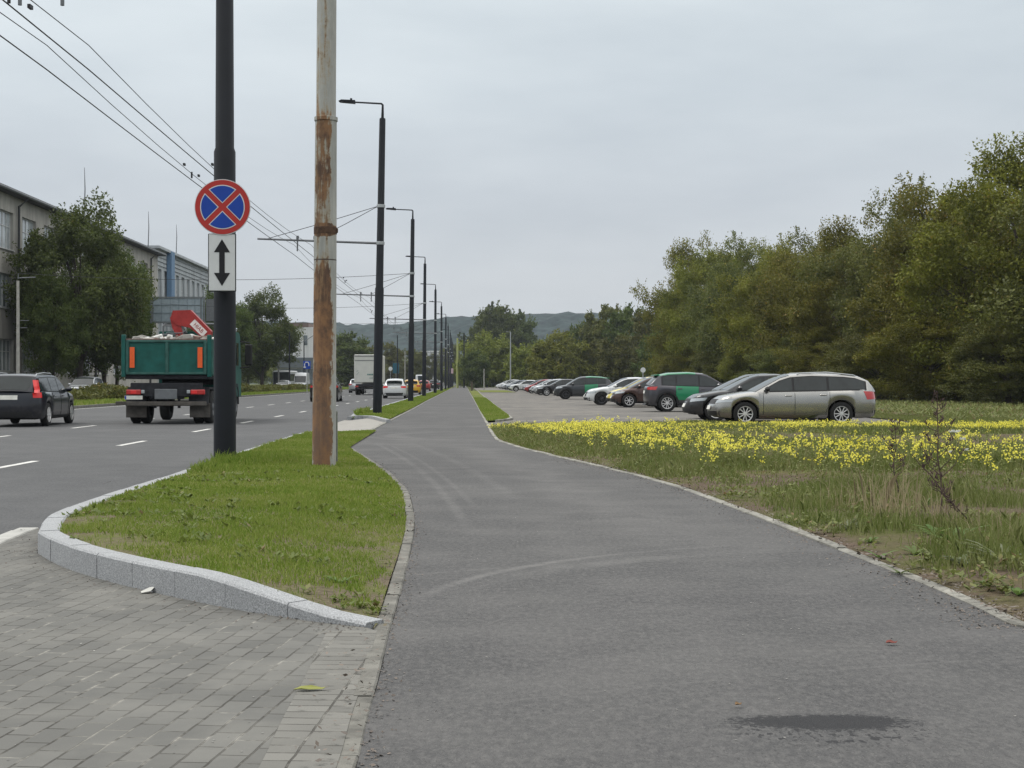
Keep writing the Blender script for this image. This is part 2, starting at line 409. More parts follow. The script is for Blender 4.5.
# pavers: 10 x 20 cm running bond
def pavermat(name, rot, bw, bh, off=.5, c1=(.140, .139, .130), c2=(.105, .105, .099)):
    m, t, b = nt(name); co = geo(t)
    wob = t.nodes.new('ShaderNodeVectorMath'); wob.operation = 'MULTIPLY_ADD'
    nz = t.nodes.new('ShaderNodeTexNoise'); nz.inputs['Scale'].default_value = 9; t.links.new(co, nz.inputs[0])
    t.links.new(nz.outputs['Color'], wob.inputs[0]); wob.inputs[1].default_value = (.012, .012, 0); t.links.new(co, wob.inputs[2])
    mpv = mapping(t, wob.outputs[0], rot)
    br = t.nodes.new('ShaderNodeTexBrick'); t.links.new(mpv, br.inputs[0]); br.offset = off
    br.inputs['Scale'].default_value = 1; br.inputs['Brick Width'].default_value = bw; br.inputs['Row Height'].default_value = bh
    br.inputs['Mortar Size'].default_value = .005; br.inputs['Mortar Smooth'].default_value = .3; br.inputs['Bias'].default_value = 0
    br.inputs['Color1'].default_value = (*c1, 1); br.inputs['Color2'].default_value = (*c2, 1); br.inputs['Mortar'].default_value = (.085, .08, .07, 1)
    jn = mixc(t, mapr(t, noise_n(t, co, 2.6, 4, .7), .5, .62), (.045, .042, .036), (.19, .185, .165))
    t.links.new(jn, br.inputs['Mortar'])
    br2 = t.nodes.new('ShaderNodeTexBrick'); t.links.new(mpv, br2.inputs[0]); br2.offset = off
    for k, v in (('Scale', 1), ('Brick Width', bw), ('Row Height', bh), ('Mortar Size', .012), ('Mortar Smooth', 1.0)): br2.inputs[k].default_value = v
    haze = mth(t, 'MULTIPLY', br2.outputs['Fac'], mapr(t, noise_n(t, co, 4.5, 4, .7), .52, .66))
    fine = noise_n(t, co, 160, 3, .7); mid = noise_n(t, co, 1.6, 4, .6)
    col = mixc(t, mapr(t, fine, .3, .7, 0, .35), br.outputs['Color'], (.12, .118, .11))
    col = mixc(t, mapr(t, mid, .45, .75, 0, .5), col, (.215, .21, .19))
    col = mixc(t, mth(t, 'MULTIPLY', haze, .75), col, (.31, .30, .27))
    t.links.new(col, b.inputs['Base Color']); b.inputs['Roughness'].default_value = .9; b.inputs['Specular IOR Level'].default_value = .2
    h = mth(t, 'ADD', mth(t, 'MULTIPLY', mth(t, 'SUBTRACT', 1.0, br.outputs['Fac']), 1.0), mth(t, 'MULTIPLY', fine, .25))
    bump(t, b, h, .8, .006); return m
PR = math.atan(.098)
M_pave = pavermat('concrete_pavers', PR-math.pi/2+math.pi, .2, .1)
M_head = pavermat('header_pavers', .04, .22, .1, 0.0, (.19, .186, .17), (.125, .123, .113))
def granite(name, c, sc=260):
    m, t, b = nt(name); co = geo(t)
    a = noise_n(t, co, sc, 2, .8); c2 = noise_n(t, co, 5, 4)
    col = mixc(t, mapr(t, a, .36, .64), [x*.5 for x in c], [min(1, x*1.35) for x in c])
    col = mixc(t, mapr(t, c2, .4, .75, 0, .4), col, [x*.7 for x in c])
    t.links.new(col, b.inputs['Base Color']); b.inputs['Roughness'].default_value = .75; bump(t, b, a, .5, .004); return m
M_gran = granite('grey_granite', (.30, .31, .32), 120)
M_kerb = mat('kerb_concrete', (.15, .146, .13), .9, 0, .35, 5, .5, 90)
M_kerbp = mat('pale_kerb_concrete', (.23, .225, .20), .9, 0, .45, 2.2, .5, 70)

# ---- traced lines on the ground
px_left = [(329, 800), (356, 768)][1:]
LEFT = [G(*p) for p in ((356, 768), (368, 717), (379, 679), (389.7, 631.6), (396.5, 609.5), (403, 582), (409, 560), (414, 535), (414.8, 522), (411.9, 501.6), (406.8, 489.7), (398.4, 480.4), (388.2, 471), (374.7, 462.6), (362.8, 454.2), (353, 448.6))]
LEFT = [(-.49, 3.0), (-.478, 1.0)][::-1]+LEFT
LEFT = [(LEFT[0][0], -6)]+LEFT
L1 = smooth_line(LEFT, 3)                      # path edge beside island, outer corner near (350,446)
LC = G(347.5, 445.5)
L2 = [LC]+[G(*p) for p in ((351, 441.5), (364.5, 434.7), (386.5, 422.9), (396, 418.2), (415.3, 408.2))]
L2 = smooth_line(L2, 3)
far_l = [RD(-2.3, v) for v in (90, 130, 200, 300, 480)]
PATH_L = L1+L2+far_l
RIGHT = [G(*p) for p in ((1024, 628.4), (982, 610), (928.6, 586.4), (858, 557.9), (790.8, 531), (713.6, 500.8), (680, 488.5), (636, 475.9), (597, 466.5), (575, 461.6), (543, 453.9), (519, 447.6), (495.6, 439.8), (488.3, 428), (479.8, 412), (473.7, 400))]
RIGHT = [(9.5, .5), (5.2, 5.0)]+RIGHT
R1 = smooth_line(RIGHT, 3); far_r = [RD(.62, v) for v in (140, 200, 300, 480)]
PATH_R = R1+far_r
tag(sheet('ground', [(-3000, -400), (3000, -400), (3000, 3500), (-3000, 3500)], -.11, M_ground), None, kind='structure')
path_poly = PATH_L+PATH_R[::-1]+[(9.5, -6)]
tag(sheet('path', path_poly, 0, M_path), None, kind='structure')
# road
def strip(name, ul, ur, v0, v1, z, m): return tag(sheet(name, [RD(ul, v0), RD(ur, v0), RD(ur, v1), RD(ul, v1)], z, m), None, kind='structure')
strip('road', -18, -3.2, -40, 900, -.035, M_road)
strip('opposite_road', -29.5, -22.5, -40, 900, -.035, M_road)
M_line = mat('road_paint', (.52, .52, .50), .8, 0, .3, 8)
mb = MB()
def dash(u, v0, v1, w=.13, z=-.031):
    a = RD(u-w/2, v0); b = RD(u+w/2, v0); c = RD(u+w/2, v1); d = RD(u-w/2, v1)
    mb.add([(*a, z), (*b, z), (*c, z), (*d, z)], [(0, 1, 2, 3)])
for k in range(0, 45): dash(-6.68, 21-16+8*k, 23.4-16+8*k)
for k in range(0, 45): dash(-10.45, 40-24+8*k, 42.5-24+8*k)
dash(-17.6, 0, 600, .12); dash(-22.9, 0, 600, .12)
tag(mb.build('lane_markings', M_line), None, kind='structure')

# granite kerb of the first island (outer base line, going from flush right end round to the road)
GB = [G(*p) for p in ((366, 628.3), (345, 626.0), (318, 623), (290, 619), (258, 614.2), (206, 604.5), (142, 590.5), (99, 579.5), (60, 566.5), (37, 553))]
# the far side of the nose is hidden by its top edge: top outline at z=.15
GT = [G(x, y, q) for x, y, q in ((38.7, 530, .15), (46, 518.5, .15), (64.5, 509.4, .145), (107.4, 494.4, .12), (154.7, 479.3, .07))]
road_edge = [RD(-3.75, v) for v in (22, 25, 29, 34.5)]
GR = smooth_line(GB+GT+road_edge, 4)
LEFTNP = [p for p in PATH_L]
def isl_za(P):
    P = np.asarray(P, float).reshape(-1, 2); d = dline(P, L1[6:])
    return .012+.135*smv((d-.03)/1.15)*(1-.88*smv((P[:, 1]-11.5)/9))
def isl_z(x, y): return float(isl_za([[x, y]])[0])
mbk = MB()
kerb_run(mbk, GR, .15, .15, -.1, seg=.52, side=-1 if False else 1, ztf=lambda x, y: isl_z(x, y)+.012, bev=.012, jit=.003)
tag(mbk.build('granite_kerb', M_gran, smooth=25), None, kind='structure')
# island turf
dw0 = RD(-3.75, 34.5); dw1 = G(404-30, 431)
kin = offset(L1, -.08)
isl_in = offset(GR, .14)
i0 = min(range(len(kin)), key=lambda i: math.dist(kin[i], GB[0]))
island_poly = isl_in[1:]+[G(404-28, 431.8)]+kin[i0:][::-1]
dwk = [(x, y) for x, y in [G(404-28, 431.8)]]
M_isl = groundmat('island_soil', (.10, .125, .035), (.135, .112, .078), (.35, .6), 1.5)
tag(sheet('verge_island', island_poly, .02, M_isl, .35, isl_z), None, kind='structure')
# paved driveway
pend = [p for p in L1 if p[1] < GB[0][1]+.05]
kin2 = offset(L1, -.06); kp = [p for p in kin2 if p[1] < GB[0][1]+.02]
hd = offset(L1, -.30); hp = [p for p in hd if p[1] < GB[0][1]-.02]
rl = G(0, 544.5); rl2 = G(37, 529)
dvx = (rl2[0]-rl[0]); dvy = (rl2[1]-rl[1])
gfront = [p for p in GR if p[1] < 12.3 and p[1] <= GR[-1][1]]
gf = [];
for p in GR:
    gf.append(p)
    if p[0] < -3.55 and p[1] > 11.9: break
pave_poly = [(kp[0][0], -6)]+kp[1:]+[p for p in gf if p[0] < kp[-1][0]]+[rl2, (rl[0]-dvx*.0, rl[1]), (rl[0]-dvx*6, rl[1]-dvy*6), (-9, -6)]
tag(sheet('paved_driveway', pave_poly, .004, M_pave), None, kind='structure')
tag(sheet('paving_header_course', [p for p in hp if p[1] > 0]+[p for p in kp if p[1] > 0][::-1], .0065, M_head), None, kind='structure')
mbf = MB()
kerb_run(mbf, offset(PATH_L[:len(L1)], -.08), .08, .008, -.1, seg=.9, side=1, jit=.004)
tag(mbf.build('path_kerb', M_kerb, smooth=25), None, kind='structure')
mbf = MB(); kerb_run(mbf, [(rl[0]-dvx*6, rl[1]-dvy*6), rl, rl2, (rl2[0]+dvx*.06, rl2[1]+dvy*.06)], .16, .010, -.1, seg=1.0, side=-1)
tag(mbf.build('driveway_kerb', mat('road_kerb_concrete', (.36, .36, .34), .9, 0, .2, 5, .4, 80), smooth=25), None, kind='structure')
mbf = MB()
kerb_run(mbf, offset(L2, -.09), .09, .02, -.1, seg=1.0, side=1)
kerb_run(mbf, offset([L2[-1]]+far_l[:4], -.08), .08, .02, -.1, seg=2.0, side=1)
kerb_run(mbf, PATH_R[3:], .08, .014, -.1, seg=1.0, side=1, jit=.006)
tag(mbf.build('path_edging', M_kerbp, smooth=25), None, kind='structure')
# second driveway apron
ap = [G(404-28, 431.8), LC, *L2[3:10], G(386.5, 422.9), G(369.6, 418.2), G(350, 420.5), RD(-3.75, 50), RD(-3.75, 34.5)]
ap = [RD(-3.75, 34.5), offset(L1, -.08)[-1]]+offset(L2, -.09)[1:]
ap = [p for p in ap if p[1] < 46.5]+[G(386.5, 422.9), G(369.6, 418.2), G(350, 420.5), RD(-3.75, 47)]
tag(sheet('driveway_apron', ap, .002, mat('apron_paving', (.27, .26, .24), .9, 0, .15, 3)), None, kind='structure')
# second verge with its kerb
V2 = smooth_line([G(386, 422.9), G(369.6, 418.6), G(358, 418.4), G(351, 419.5), RD(-3.85, 52), RD(-3.85, 60)], 4)
mbk = MB(); kerb_run(mbk, V2, .13, .1, -.1, seg=.8, side=1, bev=.012)
kerb_run(mbk, [RD(-3.85, 60), RD(-3.85, 480)], .13, .09, -.1, seg=3, side=1)
tag(mbk.build('verge_kerb', M_gran, smooth=25), None, kind='structure')
pl = [p for p in offset(L2, -.08) if p[1] > 46]+offset(far_l, -.08)
verge2 = offset(V2, .11)[1:]+[RD(-3.75, 480)]+pl[::-1]
tag(sheet('verge_strip', verge2, .05, M_turf, 0), None, kind='structure')
# median with its kerb
mbk = MB(); kerb_run(mbk, [RD(-18, 10), RD(-18, 500)], .15, .1, -.1, seg=4, side=-1)
kerb_run(mbk, [RD(-22.3, 10), RD(-22.3, 500)], .15, .1, -.1, seg=4, side=-1)
tag(mbk.build('median_kerb', M_kerb), None, kind='structure')
strip('median_grass', -22.4, -18.1, 0, 500, .06, M_turf)
strip('left_pavement', -33, -29.6, 0, 330, .05, mat('pavement_concrete', (.24, .235, .22), .9))
# parking lot
lotL = [G(*p) for p in ((488.6, 428.2), (487, 421.6), (499.8, 421.3), (512, 419.5), (510.3, 416.9), (496.3, 406.3), (480.4, 393.4))]
lot = [G(489, 428.6), (G(487.2, 422.5)), G(499.8, 421.8), G(513, 420), G(510.3, 416.9), G(496.3, 406.3), G(480.4, 393.4), RD(1.9, 330), RD(13.5, 330), RD(13.5, 42.5), RD(10.5, 40.6), G(690, 422), G(640, 426), G(597, 425.5), G(543, 425.5), G(497, 427)]
tag(sheet('parking_lot', lot, -.004, M_lot), None, kind='structure')
tv = [G(487.2, 421.6), G(499.8, 421.0), G(509.5, 418.5), G(508, 416.2), G(495, 406.3), G(479.4, 393.4), RD(1.8, 200), RD(.75, 200), G(474.5, 400), G(480.8, 412)]
tag(sheet('lot_verge', tv, .03, M_turf), None, kind='structure')
mbf = MB(); kerb_run(mbf, [G(498, 421.4), G(509, 420.3), G(513, 418.8), G(510.3, 416.9), G(496.3, 406.3), G(480.4, 393.4), RD(1.9, 200)], .1, .05, -.1, seg=1.0, side=-1)
tag(mbf.build('lot_kerb', M_kerbp), None, kind='structure')
tag(sheet('lot_grass_bar', [RD(2.0, 172), RD(6.0, 172), RD(6.0, 215), RD(2.0, 215)], .02, M_turf), None, kind='structure')
# meadow
mead = offset(PATH_R[3:], .07)
me_l = [p for p in mead if p[1] < 38.9 and p[0] < 9]
mead_poly = [(9.8, .5)]+me_l+[G(490.5, 428.8), G(497, 427.2), G(543, 425.7), G(597, 425.7), G(640, 426.2), G(690, 422.2), RD(10.5, 40.4), RD(13.7, 42.3), RD(13.7, 60), (60, 60), (60, .5)]
def mza(P):
    P = np.asarray(P, float).reshape(-1, 2); x = P[:, 0]; y = P[:, 1]
    d = np.clip(dline(P, PATH_R[3:60])/1.5, 0, 1); e = np.where(x < 14, np.clip((43-y)/8, 0, 1), 1)
    return .008+d*e*(.03+.05*(vnoise(x*.35, y*.35)+.5)+.02*vnoise(x*1.7, y*1.7+30))
def mz(x, y): return float(mza([[x, y]])[0])
# dirt patches are where the plants are sparse: same function drives soil colour by plants only
tag(sheet('meadow', mead_poly, .02, M_mead, .7, mz), None, kind='structure')
ridge = smooth_line([(14.6, 63), (15.6, 57), (16.6, 50.5), (18.5, 44), (21, 38)], 4)
M_soil = mat('dark_soil', (.045, .034, .026), .95, 0, .5, 6, .8, 20)
mbs = MB(); rows = []
for k, (x, y) in enumerate(ridge):
    rows.append([(x-.5+.15*vnoise(k*.9, 1), y, .0), (x-.2, y+.05, .12+.10*float(vnoise(k*.8, 3))), (x+.15, y+.1, .10+.1*float(vnoise(k*.7, 7))), (x+.55, y+.1, .0)])
mbs.grid(rows); tag(mbs.build('soil_ridge', M_soil, smooth=60), None, kind='structure')
# hills
hp_ = [(-1700, 40), (-420, 58), (-260, 60), (-150, 56), (-100, 58), (-60, 64), (0, 67), (60, 67), (140, 62), (260, 50), (600, 70), (1700, 60)]
xs = np.arange(-900, 1100, 7.0); ys = np.concatenate([np.arange(1150, 1430, 9.0), [1500, 1700]])
X, Y = np.meshgrid(xs, ys)
Z = np.zeros_like(X)
for j in range(Y.shape[0]):
    for i in range(X.shape[1]):
        x, y = X[j, i], Y[j, i]
        top = interp(hp_, x*1400/y*1.0)
        r = sm((y-1140)/240)
        Z[j, i] = (top-2)*r+noise.noise(Vector((x*.012, y*.012, 0)))*2.5*r+(noise.noise(Vector((x*.09, y*.09, 2)))*2.6+noise.noise(Vector((x*.21, y*.21, 5)))*2.4)*min(1, r*2)-1
mb = MB(); mb.grid([[(X[j, i], Y[j, i], Z[j, i]) for i in range(X.shape[1])] for j in range(X.shape[0])])
M_hill = mat('hill_forest', (.024, .038, .036), .95, 0, .6, .12, spec=.1)
tag(mb.build('hills', M_hill, fix=False), None, kind='structure')
# haze
mb = MB(); mb.box((60, 900, 42), (2600, 2340, 88))
m = bpy.data.materials.new('haze_air'); m.use_nodes = True; t = m.node_tree; t.nodes.clear()
o_ = t.nodes.new('ShaderNodeOutputMaterial'); pv = t.nodes.new('ShaderNodeVolumePrincipled'); pv.inputs['Color'].default_value = (.80, .88, 1, 1)
pv.inputs['Density'].default_value = .00012; t.links.new(pv.outputs[0], o_.inputs['Volume'])
hz = mb.build('haze', m); tag(hz, None, kind='stuff')
# ================================================================ POLES, WIRES, SIGNS
M_pole = mat('dark_pole_paint', (.009, .011, .015), .5, 0, .15, 3, spec=.25)
M_steel = mat('galvanised_steel', (.38, .40, .41), .45, .6, .12, 10)
M_wire = mat('wire', (.03, .03, .033), .5, .3)
M_gsteel = mat('dull_steel', (.16, .17, .18), .5, .5)
HT = 11.0
order = ['nearest', 'second', 'third', 'fourth', 'fifth', 'sixth', 'seventh', 'eighth', 'ninth', 'tenth', 'eleventh', 'twelfth', 'thirteenth']
def lamp_pole(x, y, lean, label, full=True, arm=True, bottom=.165, az=0.0):
    t = thing('street_lamp', label, 'street lamp', (x, y, .0), 0, 'dark trolleybus lamp posts along the path')
    t.rotation_euler = (0, lean, K)
    m = MB(); m.tube([(0, 0, -.1), (0, 0, 4.6), (0, 0, 4.66), (0, 0, 10.75), (0, 0, 10.8)], [bottom, bottom*.97, bottom*.84, bottom*.68, bottom*.6], 20)
    m.build('pole', M_pole, t, 30)
    m = MB(); m.lathe_z([(bottom*.99, 9.3), (bottom*.80, 9.31)], 12)
    m = MB(); m.tube([(0, 0, 10.75), (0, 0, 11.28), (-.05, 0, 11.33), (-1.0, 0, 11.36)], [.055, .04, .035, .03], 8); m.build('lamp_arm', M_pole, t, 30)
    m = MB(); m.prism([(-1.0, 11.31), (-1.55, 11.35), (-1.6, 11.38), (-1.5, 11.43), (-1.0, 11.42)], 'y', -.13, .13)
    m.tube([(-1.15, 0, 11.4), (-1.15, 0, 11.5)], .04, 8)
    m.build('lamp_head', M_pole, t)
    if arm:
        m = MB(); m.tube([(-.1, 0, 6.25+az), (-4.45, 0, 6.32+az)], [.045, .035], 8)
        m.build('bracket_arm', M_gsteel, t, 30)
        for z in (6.25+az, 7.6+az):
            m = MB(); m.lathe_z([(bottom*.86, z-.06), (bottom*.95, z-.05), (bottom*.95, z+.05), (bottom*.86, z+.06)], 16); m.build('clamp', M_steel, t, 30)
        for xx in (-4.1, -2.4):
            m = MB(); m.tube([(-.1, 0, 7.6+az), ((-.1+xx)/2, 0, 6.94+az), (xx, 0, 6.33+az)], .012, 5); m.build('stay_wire', M_wire, t)
        for xx in (-2.38, -3.0):
            m = MB(); m.tube([(xx, 0, 6.38+az), (xx, 0, 5.9+az)], .03, 6); m.box((xx, 0, 6.4+az), (.09, .09, .12)); m.build('wire_hanger', M_gsteel, t)
    return t
lx = [(-4.25, 22.2, 0.0)]
lean_r = [0.0, .018, .012, .008, .004, .0, .004, -.002, .003, .0, .0, .0]
ux = [-3.54, -3.16, -3.15, -3.25, -3.0, -2.85, -2.75, -2.7, -2.7, -2.7, -2.7]
vv = [22.2, 54.6, 88.4, 121.7, 155.8, 190, 224, 258, 292, 326, 360]
POLES = []
desc = ['thick dark post carrying the round blue and red sign', 'dark lamp post beside the second driveway, right of the rusty pole', 'dark lamp post behind the white hatchback, third from the camera']
for i, (u, v) in enumerate(zip(ux, vv)):
    lab = desc[i] if i < 3 else 'dark lamp post on the grass verge, %s from the camera' % order[i]
    x, y = RD(u, v); lamp_pole(x, y, lean_r[i], lab, bottom=.165, az=.85 if i == 0 else 0); POLES.append((x, y))
# catenary wires: (u, contact height)
for (u, lab, z0, mess) in ((-5.55, 'right contact wire of the trolleybus line', 5.82, 0), (-6.17, 'left contact wire of the trolleybus line', 5.82, 0), (-5.55, 'thin carrying wire above the right contact wire', 6.18, 1), (-6.17, 'thin carrying wire above the left contact wire', 6.18, 1)):
    m = MB(); pts = []
    knots = [-12]+vv
    for a, b in zip(knots[:-1], knots[1:]):
        for k in range(8):
            s = k/8; sag = (-.28 if mess else -.05)*4*s*(1-s) * (1 if not mess else 1)
            x, y = RD(u, a+(b-a)*s); pts.append((x, y, z0+sag))
    m.tube(pts, .007 if mess else .010, 5, cap=False)
    if mess:
        for v in (18.3, 34, 70, 100, 132):
            x, y = RD(u, v); m.tube([(x, y, z0-.22), (x, y, 5.82)], .022, 6)
            for dv in (-.9, .9):
                x, y = RD(u, v+dv); m.box((x, y, z0-.18), (.04, .12, .05))
    tag(m.build('overhead_wire', M_wire), lab, 'wire', 'overhead trolleybus wires')
for i, (v, uz, zz, lab) in enumerate(((88.4, -23.5, 7.4, 'span wire crossing the road from the third lamp post'), (121.7, -22, 7.4, 'span wire crossing the road from the fourth lamp post'), (155.8, -22, 7.5, 'span wire crossing the road from the fifth lamp post'))):
    x0, y0 = RD(-3.15, v); x1, y1 = RD(uz-2, v-3); m = MB()
    m.tube([(x0+(x1-x0)*s, y0+(y1-y0)*s, 7.6+(zz-7.6)*s-.55*4*s*(1-s)*.7) for s in [k/10 for k in range(11)]], .013, 5)
    tag(m.build('span_wire', M_wire), lab, 'wire', 'wires spanning the road')

# --- rusty pole
def rustmat():
    m, t, b = nt('rusty_painted_steel'); co = geo(t)
    sep = t.nodes.new('ShaderNodeSeparateXYZ'); t.links.new(co, sep.inputs[0]); z = sep.outputs[2]; x = sep.outputs[0]
    n1 = noise_n(t, mapping(t, co, 0, (5, 5, 1.1)), 1.5, 6, .65); n2 = noise_n(t, co, 14, 5, .7); n3 = noise_n(t, mapping(t, co, 0, (13, 13, .7)), 2, 4, .6)
    zone = mapr(t, z, 2.3, 3.05, .38, -.02)
    zone = mth(t, 'ADD', zone, mapr(t, mth(t, 'ABSOLUTE', mth(t, 'SUBTRACT', z, 3.27)), .10, .05, 0, .6))
    for zz, w_, a in ((4.60, .5, .20), (4.05, .35, .17), (5.6, .7, .05), (3.72, .3, .14), (3.42, .2, .1)):
        zone = mth(t, 'ADD', zone, mapr(t, mth(t, 'ABSOLUTE', mth(t, 'SUBTRACT', z, zz)), w_, 0, 0, a))
    side = mapr(t, mth(t, 'ABSOLUTE', mth(t, 'ADD', mth(t, 'ADD', x, .02), mth(t, 'MULTIPLY', mth(t, 'SUBTRACT', noise_n(t, mapping(t, co, 0, (4, 4, 2)), 2.5, 6, .75), .5), .16))), .09, .16, 0, -.45)
    val = mth(t, 'ADD', mth(t, 'ADD', mth(t, 'MULTIPLY', n1, .55), mth(t, 'MULTIPLY', n3, .45)), mth(t, 'ADD', zone, side))
    val = mth(t, 'ADD', val, mth(t, 'MULTIPLY', mth(t, 'SUBTRACT', n2, .5), .25))
    rust = mapr(t, val, .56, .62)
    rc = mixc(t, mapr(t, n2, .3, .7), (.07, .040, .026), (.155, .082, .044))
    rc = mixc(t, mapr(t, n3, .52, .68, 0, .55), rc, (.33, .22, .11))
    rc = mixc(t, mapr(t, mth(t, 'ADD', n1, mth(t, 'MULTIPLY', n2, .4)), .66, .8, 0, .75), rc, (.05, .03, .022))
    rc = mixc(t, mapr(t, z, 1.3, .6, 0, .6), rc, (.17, .105, .07))
    pc = mixc(t, mapr(t, n1, .35, .65), (.26, .265, .245), (.37, .375, .35))
    rc = mixc(t, mapr(t, noise_n(t, mapping(t, co, 0, (1.5, 1.5, 1)), 3.2, 5, .7), .42, .62, 0, .8), rc, (.24, .125, .055))
    pc = mixc(t, mapr(t, val, .48, .57, 0, .7), pc, (.27, .22, .14))
    col = mixc(t, rust, pc, rc)
    col = mixc(t, mapr(t, mth(t, 'ABSOLUTE', mth(t, 'SUBTRACT', z, 2.86)), .012, .004), col, (.05, .035, .03))
    t.links.new(col, b.inputs['Base Color']); b.inputs['Roughness'].default_value = .8
    bump(t, b, mth(t, 'ADD', n2, mth(t, 'MULTIPLY', rust, .5)), .5, .006); return m
M_rust = rustmat()
rx, ry = G(324, 468)
t_ = thing('rusty_pole', 'tall steel pole with peeling grey paint and heavy rust, standing in the grass', 'pole', (rx, ry, .04)); t_.rotation_euler = (0, .006, 0)
m = MB(); m.tube([(0, 0, -.1), (0, 0, 1.25), (0, 0, 1.26), (0, 0, 2.86), (0, 0, 4.84)], [.166, .163, .161, .158, .150], 32); m.build('lower_tube', M_rust, t_, 30)
m = MB(); m.tube([(0, 0, 4.80), (0, 0, 4.86), (0, 0, 9)], [.150, .138, .132], 32); m.build('upper_tube', M_rust, t_, 30)
m = MB(); m.lathe_z([(.152, 4.79), (.163, 4.8), (.163, 4.85), (.14, 4.86)], 32); m.build('joint_collar', M_rust, t_, 30)
m = MB(); m.lathe_z([(.154, 3.22), (.161, 3.225), (.161, 3.315), (.154, 3.32)], 32); m.box((.16, -.03, 3.27), (.04, .04, .07), .01); m.build('clamp_band', mat('rust_band', (.075, .045, .03), .85, 0, .4, 20, .5), t_, 30)
# small post behind it
sx, sy = G(334.5, 464)
tag((lambda m: (m.box((sx, sy, .36), (.085, .085, .84), .012), m.build('marker_post', mat('weathered_wood', (.14, .15, .125), .9, 0, .3, 12, .5), smooth=20))[1])(MB()), 'short grey green post right behind the rusty pole', 'post')
# --- round no stopping sign
def disc(m, r, y, z, n=64, mi=0, th=.004):
    vs = [(r*math.cos(2*math.pi*k/n), y, z+r*math.sin(2*math.pi*k/n)) for k in range(n)]+[(r*math.cos(2*math.pi*k/n), y+th, z+r*math.sin(2*math.pi*k/n)) for k in range(n)]
    m.add(vs, [list(range(n))[::-1], [n+k for k in range(n)]]+[(k, (k+1) % n, n+(k+1) % n, n+k) for k in range(n)], mi)
sgx, sgy = (222.5-512)*21.78/F, 22.0
M_red = mat('sign_red', (.42, .035, .03), .35, 0, .05); M_blue = mat('sign_blue', (.012, .055, .34), .35, 0, .05); M_white = mat('sign_white', (.60, .62, .62), .4, 0, .05); M_black = mat('sign_black', (.012, .012, .014), .5)
t_ = thing('road_sign', 'round no stopping sign, red cross over a blue disc, on the thick dark post', 'road sign', (sgx, sgy-.22, 3.74), math.radians(2))
m = MB(); disc(m, .405, .004, 0, th=.012); m.build('back_plate', M_white, t_, 30)
m = MB(); disc(m, .394, -.001, 0); m.build('red_disc', M_red, t_, 30)
def quadrants(r, gap, y, mtl, name):
    m = MB()
    for q in range(4):
        ca = math.pi/2*q            # quadrant centred on up/right/down/left
        d = gap*math.sqrt(2); apex = (d*math.cos(ca), d*math.sin(ca))
        a0 = math.asin(gap/r)
        pts = [apex]+[(r*math.cos(ca-math.pi/4+a0+(math.pi/2-2*a0)*k/16), r*math.sin(ca-math.pi/4+a0+(math.pi/2-2*a0)*k/16)) for k in range(17)]
        n = len(pts)
        m.add([(p[0], y, p[1]) for p in pts], [list(range(n))])
    return m.build(name, mtl, t_)
quadrants(.322, .038, -.0035, M_white, 'white_outline'); quadrants(.308, .049, -.006, M_blue, 'blue_field')
for zq in (.12, -.12): m = MB(); m.box((.02, .04, zq), (.4, .03, .04), .005); m.build('mounting_bracket', M_steel, t_)
# --- arrow plate
t_ = thing('road_sign', 'white rectangular plate with a black double headed arrow below the round sign', 'road sign', (sgx-.01, sgy-.2, 2.935), math.radians(4))
m = MB(); m.box((0, .012, 0), (.405, .02, .845), .012); m.build('plate_rim', mat('plate_rim', (.05, .055, .06), .5), t_, 20)
m = MB(); m.box((0, -.001, 0), (.375, .012, .815), .005); m.build('plate_face', M_white, t_, 20)
ar = [(0, .34), (.115, .15), (.04, .15), (.04, -.15), (.115, -.15), (0, -.34), (-.115, -.15), (-.04, -.15), (-.04, .15), (-.115, .15)]
m = MB(); m.prism(ar, 'y', -.012, -.008); m.build('arrow', M_black, t_)
for zq in (.2, -.2): m = MB(); m.box((0, .05, zq), (.35, .05, .04), .005); m.build('mounting_bracket', M_steel, t_)
# --- left concrete pole, and other small furniture
M_conc = mat('pale_concrete', (.33, .325, .30), .9, 0, .2, 4, .3)
def simple_pole(name, x, y, h, r, mtl, label, cat='pole', arm=None, group=None):
    t_ = thing(name, label, cat, (x, y, 0), K, group)
    m = MB(); m.tube([(0, 0, -.1), (0, 0, h)], [r, r*.7], 12); m.build('pole', mtl, t_, 30)
    if arm:
        for a in arm: m = MB(); m.tube([(a[0], 0, a[2]), (a[1], 0, a[2]+a[3])], a[4], 6); m.build('cross_arm', M_gsteel, t_, 30)
    return t_
px2 = lambda px, Y: ((px-512)*Y/F, Y)
x, y = px2(18, 83); simple_pole('wire_pole', x, y, 6.8, .11, M_conc, 'pale concrete pole with a steel cross arm before the grey building', 'pole', [(0, .95, 6.95, .05, .03), (0, .6, 4.6, 0, .02), (0, .5, 4.2, 0, .02), (0, 0.02, 6.9, .3, .03)])
x, y = px2(9.5, 84); simple_pole('drain_pole', x, y, 7.2, .2, M_pole, 'thick dark pole left of the pale concrete pole') if False else None
